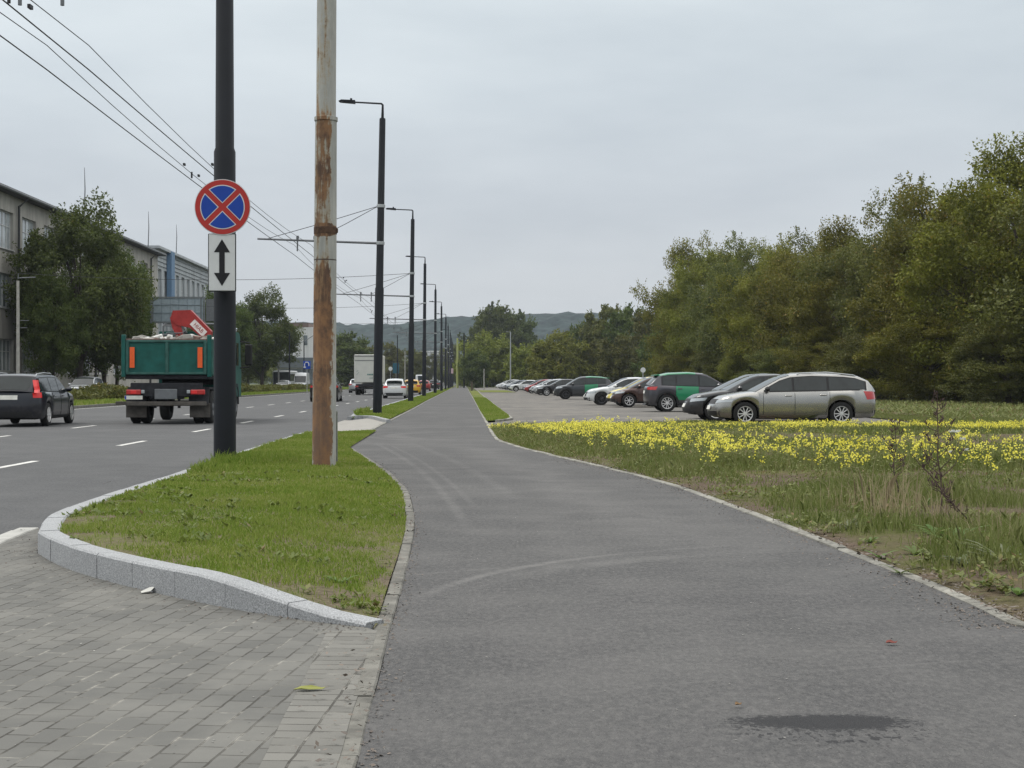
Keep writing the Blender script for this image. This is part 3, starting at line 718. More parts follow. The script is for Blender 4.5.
for (px, Y, h, r, mm, lab, am) in ((289.5, 215, 8.4, .13, M_pole, 'dark post near the white van', None), (278.5, 225, 5.5, .14, M_conc, 'pale post beside the parked bus', None), (304, 230, 7.5, .1, M_pole, 'lamp post with a double curved arm beside the blue sign', [(0, 1.4, 7.4, .9, .06), (0, -1.0, 7.4, -.3, .06)]),
     (510.5, 250, 9.6, .12, M_steel, 'slim grey lamp post beyond the parked cars', [(0, -.8, 9.5, .1, .06)]), (484, 225, 3.2, .09, M_conc, 'short pale post at the end of the parking lot', None), (464, 300, 11, .16, M_pole, 'dark pole before the bushes at the end of the path', None),
     (397.5, 250, 9.0, .12, M_pole, 'dark median pole behind the white hatchback', None), (405, 330, 8.0, .12, M_conc, 'pale pole far up the median', None), (457.5, 300, 10, .25, mat('yellow_green_post', (.30, .33, .12), .8), 'yellow green post at the far end of the path', None)):
    x, y = px2(px, Y); simple_pole('street_pole', x, y, h, r, mm, lab, 'pole', am)
x, y = px2(471.8, 209); m = MB(); m.box((0, 0, .6), (.26, .26, 1.25), .03); o = m.build('bollard', mat('bollard_wood', (.10, .085, .06), .9, 0, .3, 8), smooth=20, loc=(x, y, 0)); tag(o, 'stubby dark wooden bollard on the right edge of the path', 'bollard')
def sign_post(px, Y, zc, wd, hh, mtl, label, rnd_=False, face2=None):
    x, y = px2(px, Y); t_ = thing('road_sign', label, 'road sign', (x, y, 0), 0)
    m = MB(); m.tube([(0, 0, -.1), (0, 0, zc+hh/2)], .04, 8); m.build('post', M_steel, t_, 30)
    m = MB()
    if rnd_: disc(m, wd/2, -.06, zc, 24, th=.03)
    else: m.box((0, -.06, zc), (wd, .03, hh), .01)
    m.build('sign_face', mtl, t_)
    if face2: face2(t_, zc)
    return t_
def uturn(t_, zc):
    m = MB(); pts = [(-.22+.0, -.09, zc-.3), (-.22, -.09, zc+.12), (-.12, -.09, zc+.27), (.1, -.09, zc+.27), (.2, -.09, zc+.12), (.2, -.09, zc-.1)]
    m.tube(pts, .05, 6); m.box((-.22, -.09, zc-.22), (.26, .03, .1)); m.build('arrow', M_white, t_)
sign_post(307, 150, 2.9, .72, .8, M_blue, 'square blue sign with a white turning arrow left of the rusty pole', False, uturn)
sign_post(643, 100, 2.0, .34, .34, M_white, 'small round white sign poking up behind the parked cars', True)
sign_post(390.5, 260, 3.5, .7, .7, M_white, 'small round white sign left of the teal sign', True)
sign_post(396, 262, 3.6, 1.1, 1.8, mat('teal_sign', (.02, .09, .13), .4), 'dark teal sign panel above the queueing cars')
sign_post(450.8, 300, 3.4, 1.0, 1.0, mat('pink_sign', (.5, .35, .4), .5), 'small pale pink sign at the far end of the path')
# billboard seen from behind
bx, by = px2(178, 128)
t_ = thing('billboard', 'back of a grey framed billboard above the truck, tree leaves around it', 'billboard', (bx, by, .18), K); t_.scale = (.853, .853, .853)
m = MB()
m.box((0, 0, 8.4), (5.0, .10, 2.3), .02); m.build('panel', mat('billboard_back', (.30, .36, .40), .6, .2, .12, 3), t_, 20)
m = MB()
for z in (7.15, 9.65): m.box((0, -.02, z), (5.5, .22, .16))
for xx in (-2.68, -2.48, 2.3, 2.62): m.box((xx, -.03, 8.4), (.13, .22, 2.42))
m.build('frame', mat('frame_grey', (.17, .19, .20), .6, .2), t_)
m = MB()
for xx in (-1.6, -.75, .1, .95, 1.7): m.box((xx, -.075, 8.4), (.06, .05, 2.2))
m.box((0, -.08, 8.9), (4.8, .05, .06)); m.box((0, -.08, 8.1), (4.8, .05, .06)); m.build('rib', mat('rib_grey', (.20, .25, .28), .6), t_)
m = MB(); m.tube([(3.9, .3, -.6), (3.9, .3, 9.9)], [.3, .26], 12); m.tube([(-1.5, .2, 7.0), (3.9, .3, 7.0)], .12, 8); m.box((3.4, .2, 8.4), (1.3, .08, 2.2)); m.build('mast', M_gsteel, t_, 30)

# ================================================================ VEHICLES
M_glass = mat('car_glass', (.014, .020, .021), .05, 0, .3, 3, spec=.42)
M_rub = mat('tyre_rubber', (.018, .018, .018), .85, 0, .2, 8)
M_dark = mat('black_plastic', (.02, .02, .021), .6, 0, .15, 10)
M_trimk = mat('window_trim', (.01, .01, .011), .35)
M_rim = mat('alloy_rim', (.62, .62, .62), .35, .35, .06)
M_rimd = mat('dark_rim', (.06, .06, .065), .4, .5, .06)
M_lens = mat('headlamp_lens', (.36, .39, .41), .12, .3, .1, 30, coat=1)
M_tail = mat('tail_lens', (.42, .02, .02), .15, 0, .1, 20, coat=1)
M_tailon = emat('tail_lamp_lit', (1, .03, .03), .16, (.40, .02, .02))
M_plate = mat('number_plate', (.62, .62, .58), .5)
M_chrome = mat('chrome', (.6, .6, .6), .15, 1, .05)
M_under = mat('underbody', (.012, .012, .012), .9)
def make_car(name, sp, pm, loc, rotz, label, cat='car', group=None, cab=None, rear_on=False, rim=None, lowtrim=False):
    t_ = thing(name, label, cat, loc, rotz, group)
    L, W, H = sp['L'], sp['W'], sp['H']; L2 = L/2; xf, xr, R = sp['xf'], sp['xr'], sp['R']; zs = sp['zs']; zb0 = sp.get('zb', .2); RA = R+.055; crown = sp.get('crown', .05)
    pf, prr = sp.get('pf', 8), sp.get('pr', 13)
    def plan(x):
        tt = min(abs(x)/L2, 1); p = pf if x > 0 else prr
        return W/2*max(1-tt**p, 0)**.42
    xs = set(np.linspace(-L2*.86, L2*.86, 19).round(4).tolist())
    for s in (.999, .993, .98, .96, .93, .895): xs.add(round(L2*s, 4)); xs.add(round(-L2*s, 4))
    for xa in (xf, xr):
        for k in range(13): xs.add(round(xa+RA*math.cos(math.pi*k/12), 4))
        xs.add(round(xa+RA+.004, 4)); xs.add(round(xa-RA-.004, 4))
    xs = sorted(xs)
    ks = [(0, .90), (.1, .965), (.3, .992), (.52, 1.0), (.72, .998), (.9, .972), (1.0, .945)]
    rows = []
    for x in xs:
        w_ = plan(x); zt = interp(zs, x); sgn = 1 if x > 0 else -1; tt = abs(x)/L2
        zb = zb0+.06*max(0, (tt-.8)/.2)
        for xa in (xf, xr):
            if abs(x-xa) <= RA+.001: zb = max(zb, R*.97+math.sqrt(max(RA*RA-(x-xa)**2, 0)))
        zb = min(zb, zt-.12)
        row = []
        def X_(z):
            kk = (z-zb0)/(zt-zb0)
            c = (.07*max(0, 1-kk*3.3)+(.10 if sgn > 0 else .05)*max(0, (kk-.55)/.45)**1.5)
            return x-sgn*c*tt**7
        for k, wf in ks:
            z = zb+(zt-zb)*k; row.append((X_(z), w_*wf, z))
        for wf, dz in ((.88, .4), (.62, .85), (.3, 1.0)):
            z = zt+crown*dz; row.append((X_(z)-sgn*.02*tt**7, w_*wf, z))
        full = row+[(row[-1][0], 0, zt+crown*1.02)]+[(p[0], -p[1], p[2]) for p in row[::-1]]
        rows.append(full)
    m = MB(); m.grid(rows)
    nrow = len(rows[0])
    for base in (0, len(m.v)-nrow):
        for k in range((nrow-1)//2):
            a, b_, c, d = base+k, base+k+1, base+nrow-2-k, base+nrow-1-k
            m.f.append([a, b_, c, d] if b_ != c else [a, b_, d]); m.m.append(0)
    bodyv, bodyf = list(m.v), [list(f) for f in m.f]
    ob = m.build('body', [pm, cab or pm], t_, 38)
    if sp.get('wrap'):
        x0, x1 = sp['wrap']; 
        me = ob.data
        for p in me.polygons:
            if x0 < p.center.x < x1 and p.center.z > .52: p.material_index = 1
    bvh = BVHTree.FromPolygons(bodyv, bodyf)
    def patch(pname, corners, d, mtl, off=.006, n=8, mm=4, parent=None):
        d = Vector(d).normalized(); rows = []; ok = True
        for i in range(n+1):
            r_ = []
            for j in range(mm+1):
                u, v = i/n, j/mm
                c = Vector(corners[0])*(1-u)*(1-v)+Vector(corners[1])*u*(1-v)+Vector(corners[2])*u*v+Vector(corners[3])*(1-u)*v
                h = bvh.ray_cast(c-d*2.5, d)
                p = (h[0]-d*off) if h[0] is not None else c-d*.02
                r_.append(tuple(p))
            rows.append(r_)
        q = MB(); q.grid(rows); o = q.build(pname, mtl, t_ if parent is None else parent, 30)
        return o
    # cabin
    P = [Vector((a, b_)) for a, b_ in sp['cab']]
    cabz = sp['cab'][0][1]; wb = W/2*.93; wr = sp.get('wr', .70)*W/2; zb_ = cabz
    hw = lambda z: wb-(z-zb_)*(wb-wr)/(H-zb_)
    wd = lambda x, z: hw(z)*min(1, plan(max(min(x, L2*.985), -L2*.985))/(W/2)*1.02)
    NV = []
    for i in range(len(P)):
        a = P[max(i-1, 0)]; b_ = P[min(i+1, len(P)-1)]; tt = (b_-a).normalized(); n_ = Vector((-tt.y, tt.x)); 
        if n_.y < 0 and abs(n_.y) > .05: n_ = -n_
        if i == 0: n_ = Vector((abs(n_.x), abs(n_.y)))
        NV.append(n_)
    lat = [-1, -.975, -.9, -.7, -.35, 0, .35, .7, .9, .975, 1]
    drop = lambda s: float(np.interp(abs(s), [0, .35, .7, .9, .975, 1], [-.035, -.03, -.016, 0, .018, .05]))
    def TS(i, u, s, off=0.0):
        p = P[i].lerp(P[i+1], u); n_ = NV[i].lerp(NV[i+1], u).normalized()
        q = p-n_*drop(s)+n_*off
        return (q.x, s*wd(q.x, p.y), q.y)
    m = MB(); rows = []
    for i in range(len(P)-1):
        for u in ((0, .5) if i < len(P)-2 else (0, .5, 1)): rows.append([TS(i, u, s) for s in lat])
    m.grid(rows)
    for s in (0, -1):
        poly = [r[s] for r in rows]
        sg = -1 if s == 0 else 1
        bot = []
        for p in poly[::-1]:
            zz = interp(zs, p[0])-.02; zz = min(zz, p[2]-.002)
            bot.append((p[0], sg*wd(p[0], zz), zz))
        n = len(poly); top = poly; b2 = bot[::-1]
        for k in range(n-1):
            m.add([top[k], top[k+1], b2[k+1], b2[k]], [(0, 1, 2, 3)])
    cb = m.build('roof', [cab or pm, pm], t_, 35)
    if sp.get('wrap'):
        for p in cb.data.polygons:
            if p.center.x > x1 or p.center.z < H-.13: p.material_index = 1
            if sp['wrap'][0] < p.center.x < sp['wrap'][1]: p.material_index = 0
    topz = lambda x: interp(sorted([(p.x, p.y) for p in P]), x)
    def sidepanel(xa, xb, mlow, mtop, off, name_, mtl):
        for sg in (1, -1):
            q = MB(); rows = []
            for k in range(11):
                x = xa+(xb-xa)*k/10
                z0 = interp(zs, x)+mlow; z1 = topz(x)-mtop
                if z1 < z0+.012: continue
                rows.append([(x, sg*(wd(x, z)+off), z) for z in (z0, z0+(z1-z0)*.5, z1)])
            if len(rows) > 1:
                q.grid(rows); q.build(name_, mtl, t_)
    wins = sp['wins']
    xe0 = min(w_[0] for w_ in wins); xe1 = max(w_[1] for w_ in wins)
    tm = sp.get('trim', M_trimk)
    sidepanel(xe0-.05, xe1+.06, .012, .058, .004, 'window_frame', tm)
    for a, b_ in wins: sidepanel(a, b_, .035, .085, .010, 'side_window', M_glass)
    def endglass(i0, i1, u0, u1, s0, name_, off=.008):
        q = MB(); rows = []
        for i in range(i0, i1):
            for u in (0, .33, .66, 1):
                uu = (i+u-i0)/(i1-i0)
                if uu < u0-1e-6 and uu+.34/(i1-i0) > u0: uu2 = u0
                else: uu2 = min(max(uu, u0), u1)
                ii = min(int(uu2*(i1-i0)), i1-i0-1); fu = uu2*(i1-i0)-ii
                rows.append([TS(i0+ii, fu, s*s0, off) for s in (-1, -.75, -.4, 0, .4, .75, 1)])
        q.grid(rows); q.build(name_, M_glass, t_, 30)
    endglass(0, sp.get('fi', 1), .03, .95, .93, 'windscreen')
    n = len(P)-1
    endglass(n-sp.get('ri', 1), n, .08, sp.get('ru', .93), .86, 'rear_window')
    # underbody
    m = MB(); m.box(((xf+xr)/2, 0, .36), (xf-xr+1.5*R*2-.25, W*.70, .34), .06)
    m.box((0, 0, .27), (L*.9, W*.72, .12), .03); m.build('underbody', M_under, t_)
    # wheels
    rimm = rim or M_rim
    for xa in (xf, xr):
        for sg in (1, -1):
            wt = .20; yc = W/2-.015-wt/2
            q = MB(); q.lathe_y([(R*.62, -wt/2), (R*.8, -wt/2-.004), (R*.96, -wt/2+.012), (R, -wt/2+.04), (R, wt/2-.04), (R*.96, wt/2-.012), (R*.8, wt/2+.004), (R*.66, wt/2-.006), (R*.64, wt/2-.05)], 28, sgn=sg)
            wo = q.build('wheel', M_rub, t_, 30, loc=(xa, sg*yc, R))
            q = MB(); q.lathe_y([(R*.67, wt/2-.012), (R*.65, wt/2+.002), (R*.61, wt/2-.004), (R*.58, wt/2-.05)], 28, sgn=sg)
            ns = sp.get('spokes', 10)
            for k in range(ns):
                an = 2*math.pi*(k+(.17 if ns == 10 and k % 2 else 0))/ns
                q.box((R*.34*math.cos(an), sg*(wt/2-.018), R*.34*math.sin(an)), (R*.56, .02, R*(.085 if ns > 6 else .15)), .006, rot=(0, -an, 0))
            q.lathe_y([(.001, wt/2-.002), (R*.12, wt/2-.004), (R*.16, wt/2-.02)], 16, sgn=sg)
            q.build('rim', rimm, wo, 30)
            q = MB(); q.lathe_y([(.001, wt/2-.07), (R*.62, wt/2-.068)], 24, sgn=sg); q.build('dark_back_disc', M_under, wo)  # plain near-black disc closing the rim behind the spokes
    # lamps
    fz = sp['fz']; rz = sp['rz']
    fx = L2
    for sg in (1, -1):
        d = (-1, -sg*.62, 0)
        patch('headlight', [(fx-.06, sg*W*.30, fz[0]+.015), (fx-.40, sg*(W*.5+.02), fz[0]+.06), (fx-.50, sg*(W*.5+.02), fz[1]+.03), (fx-.08, sg*W*.30, fz[1]-.005)], d, M_lens, .008, 10, 5)
        if sp.get('tallrear'):
            patch('tail_light', [(-L2+.02, sg*W*.40, rz[0]), (-L2+.2, sg*W*.52, rz[0]), (-L2+.2, sg*W*.52, rz[1]), (-L2+.02, sg*W*.40, rz[1])], (1, -sg*.7, 0), M_tailon if rear_on else M_tail, .009, 6, 5)
            q = MB(); zt0 = rz[1]-.01
            cc = []
            for k in range(5):
                z = zt0+(H-.16-zt0)*k/4; xx = min([p for p in np.linspace(-L2, 0, 80) if topz(p) > z+.02] or [-L2+.3]); y_ = hw(z)
                cc.append([(xx-.03, sg*(y_-.11), z), (xx-.035, sg*(y_-.01), z), (xx+.09, sg*(y_+.014), z)])
            q.grid(cc); q.build('tail_light', M_tailon if rear_on else M_tail, t_)
        else:
            patch('tail_light', [(-L2+.02, sg*W*.30, rz[0]+.02), (-L2+.30, sg*W*.52, rz[0]+.0), (-L2+.36, sg*W*.52, rz[1]+.02), (-L2+.02, sg*W*.30, rz[1])], (1, -sg*.75, 0), M_tailon if rear_on else M_tail, .009, 8, 4)
    gz = sp['gz']
    gr = patch('grille', [(fx, -W*.24, gz[0]), (fx, W*.24, gz[0]), (fx, W*.27, gz[1]), (fx, -W*.27, gz[1])], (-1, 0, 0), M_dark, .010, 10, 3)
    patch('lower_grille', [(fx, -W*.36, .26), (fx, W*.36, .26), (fx, W*.38, .40), (fx, -W*.38, .40)], (-1, 0, 0), M_dark, .009, 10, 3)
    patch('front_plate', [(fx, -.26, .44), (fx, .26, .44), (fx, .26, .55), (fx, -.26, .55)], (-1, 0, 0), M_plate, .022, 4, 1)
    rp_ = sp.get('plate_r', .86)
    patch('rear_plate', [(-fx, -.26, rp_-.12), (-fx, .26, rp_-.12), (-fx, .26, rp_), (-fx, -.26, rp_)], (1, 0, 0), M_plate, .015, 4, 1)
    patch('rear_bumper_trim', [(-fx, -W*.42, .27), (-fx, W*.42, .27), (-fx, W*.42, .42), (-fx, -W*.42, .42)], (1, 0, 0), M_dark, .008, 10, 2)
    # door seams, handles, sills
    for sg in (1, -1):
        q = MB()
        for xx in sp['seams']:
            pts = []
            for k in range(9):
                z = .3+(interp(zs, xx)-.33)*k/8; xq = xx
                dx = abs(xx-xr)
                if xx < 0 and dx < RA+.25 and z < R+RA: xq = xr+math.sqrt(max((RA+.05)**2-(z-R)**2, 0)) if z-R < RA else xx; xq = max(xq, xx)
                h = bvh.ray_cast(Vector((xq, sg*3, z)), Vector((0, -sg, 0)))
                if h[0] is not None: pts.append((xq, h[0].y+sg*.001, z))
            if len(pts) > 2: q.tube(pts, .0065, 4)
        xa, xb = xr+RA+.05, xf-RA-.05
        pts = []
        q.build('door_seam', M_under, t_)
        patch('sill_trim', [(xr+RA+.02, sg*W/2, .205), (xf-RA-.02, sg*W/2, .205), (xf-RA-.02, sg*W/2, .29 if not lowtrim else .36), (xr+RA+.02, sg*W/2, .29 if not lowtrim else .36)], (0, -sg, 0), M_dark if lowtrim else M_chrome if sp.get('chrome') else M_dark, .006, 8, 2)
        if lowtrim:
            for xa in (xf, xr):
                q = MB(); rows = []
                for k in range(13):
                    an = math.pi*k/12; r_ = []
                    for rr in (RA-.004, RA+.07):
                        px_, pz_ = xa+rr*math.cos(an), R*.97+rr*math.sin(an)
                        h = bvh.ray_cast(Vector((px_, sg*3, max(pz_, .22)+.003)), Vector((0, -sg, 0)))
                        yy = h[0].y if h[0] is not None and abs(h[0].y) > W*.3 else sg*W/2*.98
                        r_.append((px_, yy+sg*.008, pz_))
                    rows.append(r_)
                q.grid(rows); q.build('arch_trim', M_dark, t_)
        for xx in sp['handles']:
            zz = interp(zs, xx)-.10
            h = bvh.ray_cast(Vector((xx, sg*3, zz)), Vector((0, -sg, 0)))
            if h[0] is not None:
                q = MB(); q.box((xx, h[0].y+sg*.018, zz), (.19, .026, .032), .01); q.build('door_handle', pm, t_, 30)
        mxp = sp['mir']; zz = interp(zs, mxp)+.09
        q = MB(); q.box((mxp, sg*(hw(zz)+.12), zz), (.13, .20, .14), .05); q.box((mxp+.02, sg*(hw(zz)+.02), zz-.05), (.06, .1, .04), .01)
        q.build('side_mirror', sp.get('mirm', pm), t_, 30)
        if sp.get('rails'):
            q = MB(); a, b_ = sp['rails']; yy = hw(H)-.05
            q.tube([(a, sg*yy, topz(a)-.03), (a-.1, sg*yy, topz(a)+.035), ((a+b_)/2, sg*yy, topz((a+b_)/2)+.05), (b_+.12, sg*yy, topz(b_)+.035), (b_, sg*yy, topz(b_)-.03)], .018, 8)
            q.build('roof_rail', sp.get('railm', M_steel), t_, 30)
    if sp.get('spoiler'):
        q = MB(); xx, zz = sp['spoiler']; q.box((xx, 0, zz), (.22, wr*1.85, .035), .012, rot=(0, -.12, 0)); q.build('roof_spoiler', cab or pm, t_, 30)
    return t_
SP = {}
SP['wagon'] = dict(L=4.68, W=1.81, H=1.435, xf=1.45, xr=-1.23, R=.325, chrome=True, spokes=10,
    zs=[(-2.34, .93), (-2.1, .97), (-1.2, .955), (0, .93), (1.0, .915), (1.35, .885), (2.0, .78), (2.25, .69), (2.34, .63)],
    cab=[(1.22, .90), (.45, 1.315), (.15, 1.40), (-.4, 1.435), (-1.3, 1.412), (-1.75, 1.36), (-2.03, 1.24), (-2.27, .97)], fi=2, ri=2,
    wins=[(.13, 1.02), (-.84, .07), (-1.90, -.90)], seams=[.95, .07, -.90], handles=[.25, -.72], mir=.84, rails=(.0, -1.75), fz=(.60, .70), rz=(.72, .93), gz=(.60, .73), wr=.70, mirm=None)
SP['wagon']['mirm'] = M_dark
SP['oldwagon'] = dict(L=4.71, W=1.80, H=1.45, xf=1.40, xr=-1.36, R=.325, tallrear=True, spokes=6,
    zs=[(-2.355, .92), (-2.2, .955), (0, .94), (1.0, .93), (1.3, .91), (2.1, .80), (2.355, .70)],
    cab=[(1.2, .92), (.45, 1.38), (.1, 1.44), (-.6, 1.45), (-1.9, 1.42), (-2.02, 1.39), (-2.28, .97)], fi=2,
    wins=[(.05, .95), (-.85, 0.0), (-1.98, -.90)], seams=[.88, .0, -.90], handles=[.2, -.72], mir=.80, rails=(.0, -1.8), fz=(.62, .76), rz=(.80, .95), gz=(.56, .74), wr=.74, pr=16, plate_r=.87, pf=7)
SP['sedan'] = dict(L=4.75, W=1.83, H=1.43, xf=1.50, xr=-1.35, R=.33, spokes=10,
    zs=[(-2.37, .88), (-2.2, .98), (-1.5, .985), (0, .95), (1.0, .92), (1.35, .90), (2.05, .78), (2.3, .68), (2.37, .60)],
    cab=[(1.2, .91), (.4, 1.33), (.1, 1.41), (-.4, 1.43), (-.9, 1.39), (-1.3, 1.27), (-1.95, 1.0)], fi=2, ri=2,
    wins=[(.05, .98), (-.85, 0.0), (-1.22, -.90)], seams=[.92, .0, -.92], handles=[.18, -.75], mir=.78, fz=(.58, .70), rz=(.72, .88), gz=(.46, .70), wr=.68, pr=10, pf=6.5)
SP['hatch'] = dict(L=4.25, W=1.78, H=1.46, xf=1.32, xr=-1.30, R=.32, spokes=7,
    zs=[(-2.12, .90), (-1.95, .97), (-1.0, .965), (0, .94), (.8, .92), (1.2, .885), (1.8, .75), (2.05, .66), (2.12, .60)],
    cab=[(1.30, .90), (.5, 1.31), (.15, 1.42), (-.4, 1.46), (-1.2, 1.41), (-1.65, 1.32), (-2.02, .98)], fi=2,
    wins=[(.05, 1.08), (-.90, 0.0), (-1.55, -.95)], seams=[.86, .0, -.95], handles=[.16, -.78], mir=.82, fz=(.62, .73), rz=(.78, .92), gz=(.60, .70), wr=.68, spoiler=(-1.78, 1.37), pf=5.5)
SP['suv'] = dict(L=4.25, W=1.82, H=1.585, xf=1.30, xr=-1.28, R=.355, spokes=10, zb=.24,
    zs=[(-2.12, .98), (-1.95, 1.07), (-1.0, 1.04), (0, 1.01), (.8, .99), (1.2, .96), (1.85, .86), (2.05, .78), (2.12, .70)],
    cab=[(1.25, .98), (.5, 1.43), (.2, 1.54), (-.4, 1.585), (-1.2, 1.55), (-1.6, 1.46), (-2.0, 1.08)], fi=2,
    wins=[(.05, 1.02), (-.88, 0.0), (-1.45, -.93)], seams=[.86, .0, -.93], handles=[.16, -.76], mir=.80, fz=(.72, .83), rz=(.88, 1.0), gz=(.62, .80), wr=.70, spoiler=(-1.66, 1.485), pf=6, wrap=(-.93, 0.0))
SP['van'] = dict(L=5.9, W=2.0, H=2.6, xf=2.05, xr=-1.6, R=.35, spokes=6, zb=.25,
    zs=[(-2.95, 1.25), (0, 1.25), (1.6, 1.22), (2.2, 1.12), (2.7, .98), (2.95, .75)],
    cab=[(2.35, 1.12), (1.65, 2.15), (1.2, 2.5), (.4, 2.6), (-2.4, 2.58), (-2.85, 2.5), (-2.92, 1.25)], fi=1,
    wins=[(1.0, 1.95)], seams=[1.9, .9], handles=[1.15], mir=1.75, fz=(.78, .98), rz=(.9, 1.4), gz=(.6, .85), wr=.86, pf=7)
grey = (.30, .298, .29)
P_silver = mat('paint_silver', (.34, .335, .32), .26, .8, .04, 2, coat=.8, dirt=.02); P_black = paint('black', (.012, .013, .015), .2); P_navy = paint('dark_blue', (.007, .009, .016), .2)
P_graph = paint('graphite', (.055, .055, .065), .4); P_green = paint('green', (.01, .20, .085), .1); P_white = paint('white', (.58, .60, .61), 0)
P_brown = paint('brown', (.06, .030, .024), .4); P_yellow = paint('yellow', (.62, .52, .12), 0); P_dgrey = paint('dark_grey', (.035, .04, .045), .4)
P_lsil = paint('light_silver', (.42, .44, .46), .5); P_red = paint('red', (.28, .02, .02), .1); P_ora = paint('amber', (.62, .36, .02), 0); P_blueg = paint('blue_grey', (.06, .08, .11), .4)
LOTZ = -.004
def park(sp, pm, ufront, v, label, name='parked_car', yaw=0.0, **kw):
    """nose towards the road"""
    L = SP[sp]['L']; x, y = RD(ufront+L/2, v)
    return make_car(name, SP[sp], pm, (x, y, LOTZ), math.pi+K+yaw, label, 'car', 'cars parked nose to the road in the lot', **kw)
park('wagon', P_silver, 6.88, 42.35, 'beige silver estate car with roof rails, nearest in the parked row', 'estate_car')
park('sedan', P_black, 6.75, 46.3, 'black saloon with a bright grille, partly behind the beige silver estate', 'saloon_car')
park('hatch', P_navy, 7.35, 49.4, 'dark blue car almost hidden behind the black saloon')
# rear-facing SUV
x, y = RD(7.35+SP['suv']['L']/2, 61.4)
make_car('parked_suv', SP['suv'], P_graph, (x, y, LOTZ), K, 'graphite SUV with a green roof and rear door, backed towards the path', 'car', 'cars parked nose to the road in the lot', cab=P_green, lowtrim=True)
park('hatch', P_brown, 7.0, 71.8, 'dark brown hatchback with silver wheels between the yellow and graphite cars')
park('hatch', P_yellow, 7.15, 75.3, 'pale yellow car squeezed between the brown and the white car')
park('sedan', P_white, 6.3, 79.0, 'white car with dark wheels left of the brown hatchback', rim=M_rimd)
park('suv', P_dgrey, 6.25, 105, 'dark grey SUV with a green rear door and roof, nose to the road', 'parked_suv', cab=P_green, lowtrim=True, rim=M_rimd)
park('sedan', P_black, 6.3, 131, 'black low car directly left of the dark grey SUV')
park('hatch', P_lsil, 6.25, 138.5, 'light silver hatchback behind the black low car')
park('wagon', P_dgrey, 6.5, 146, 'dark grey estate car between two silver cars')
park('hatch', P_lsil, 6.6, 152, 'silver small car just before the red one')
park('hatch', P_red, 6.35, 159, 'red hatchback in the parked row')
park('wagon', P_blueg, 6.6, 168, 'blue grey estate car behind the red hatchback')
park('hatch', P_dgrey, 6.8, 177, 'dark small car between the blue grey and the white car')
park('sedan', P_white, 5.75, 192, 'white saloon standing forward beside the grass bar')
park('wagon', P_black, 6.0, 203, 'black estate car behind the forward white saloon')
park('hatch', P_blueg, 5.9, 211, 'blue grey hatchback far down the row')
park('hatch', P_dgrey, 6.0, 221, 'dark grey hatchback far down the row')
park('sedan', P_lsil, 5.7, 231, 'light silver saloon far down the row')
park('hatch', P_black, 5.9, 242, 'black hatchback near the far end of the row')
park('van', P_white, 5.7, 255, 'tall white van near the far end of the row') if False else park('suv', P_white, 5.8, 254, 'white SUV near the far end of the row', cab=P_white)
park('hatch', P_white, 5.6, 266, 'white hatchback at the far end of the row')
# road traffic
RH = math.pi/2+K
def drive(sp, pm, u, v, label, yaw=0.0, name='moving_car', away=True, z=-.035, **kw):
    x, y = RD(u, v)
    return make_car(name, SP[sp], pm, (x, y, z), RH+yaw+(0 if away else math.pi), label, 'car', 'cars driving on the road', **kw)
drive('oldwagon', P_navy, -12.55, 43.35, 'dark blue estate car with tall lit tail lights at the left edge', name='estate_car', rear_on=True, yaw=.03)
drive('suv', P_black, -8.75, 95.5, 'black SUV half hidden behind the rusty pole', cab=P_black, yaw=0)
drive('hatch', P_white, -5.2, 114, 'white hatchback right of the box truck', rear_on=True)
drive('hatch', P_ora, -5.05, 146, 'amber yellow car half hidden by the third lamp post')
drive('suv', P_lsil, -12.2, 172, 'grey car left of the box truck', cab=P_lsil)
drive('hatch', P_lsil, -8.6, 190, 'silver car ahead of the white hatchback')
drive('sedan', P_dgrey, -8.9, 205, 'dark saloon in the queue beyond the box truck')
drive('hatch', P_red, -5.5, 208, 'red car ahead of the amber one')
drive('sedan', P_white, -8.8, 235, 'white saloon far up the road in the middle lane')
drive('van', P_white, -8.4, 290, 'white van far up the road', cab=P_white)
drive('suv', P_black, -5.0, 250, 'black SUV between the fourth and fifth lamp posts', cab=P_black)
drive('hatch', P_blueg, -5.2, 285, 'blue grey car far up the near lane')
drive('sedan', P_dgrey, -12.4, 260, 'dark saloon far up the left lane')
drive('hatch', P_white, -5.3, 320, 'white hatchback farthest up the near lane')
drive('hatch', P_white, -24.6, 205, 'white car coming towards us beside the white van', away=False)
drive('van', P_white, -24.0, 222, 'white van with a dark front left of the blue sign', away=False, name='delivery_van')
drive('suv', P_lsil, -26.2, 104, 'silver car parked behind the hedge left of the truck', away=False, name='silver_suv', cab=P_lsil)
# ---- bus
x, y = RD(-27.6, 232); t_ = thing('city_bus', 'white bus with a dark front beyond the hedge', 'bus', (x, y, 0), RH+math.pi)
m = MB(); m.box((0, 0, 1.6), (11.5, 2.5, 2.7), .18); m.build('body', P_white, t_, 30)
m = MB(); m.box((5.76, 0, 1.75), (.06, 2.3, 1.9), .02); m.build('windscreen', M_glass, t_)
m = MB(); m.box((0, 1.26, 1.9), (10.6, .03, 1.1), .01); m.box((0, -1.26, 1.9), (10.6, .03, 1.1), .01); m.build('side_window', M_glass, t_)
for xx in (3.2, -3.2):
    for sg in (1, -1):
        q = MB(); q.lathe_y([(.001, .14), (.3, .14), (.5, .12), (.5, -.12)], 20, sgn=sg); q.build('wheel', M_rub, t_, 30, loc=(xx, sg*1.14, .5))

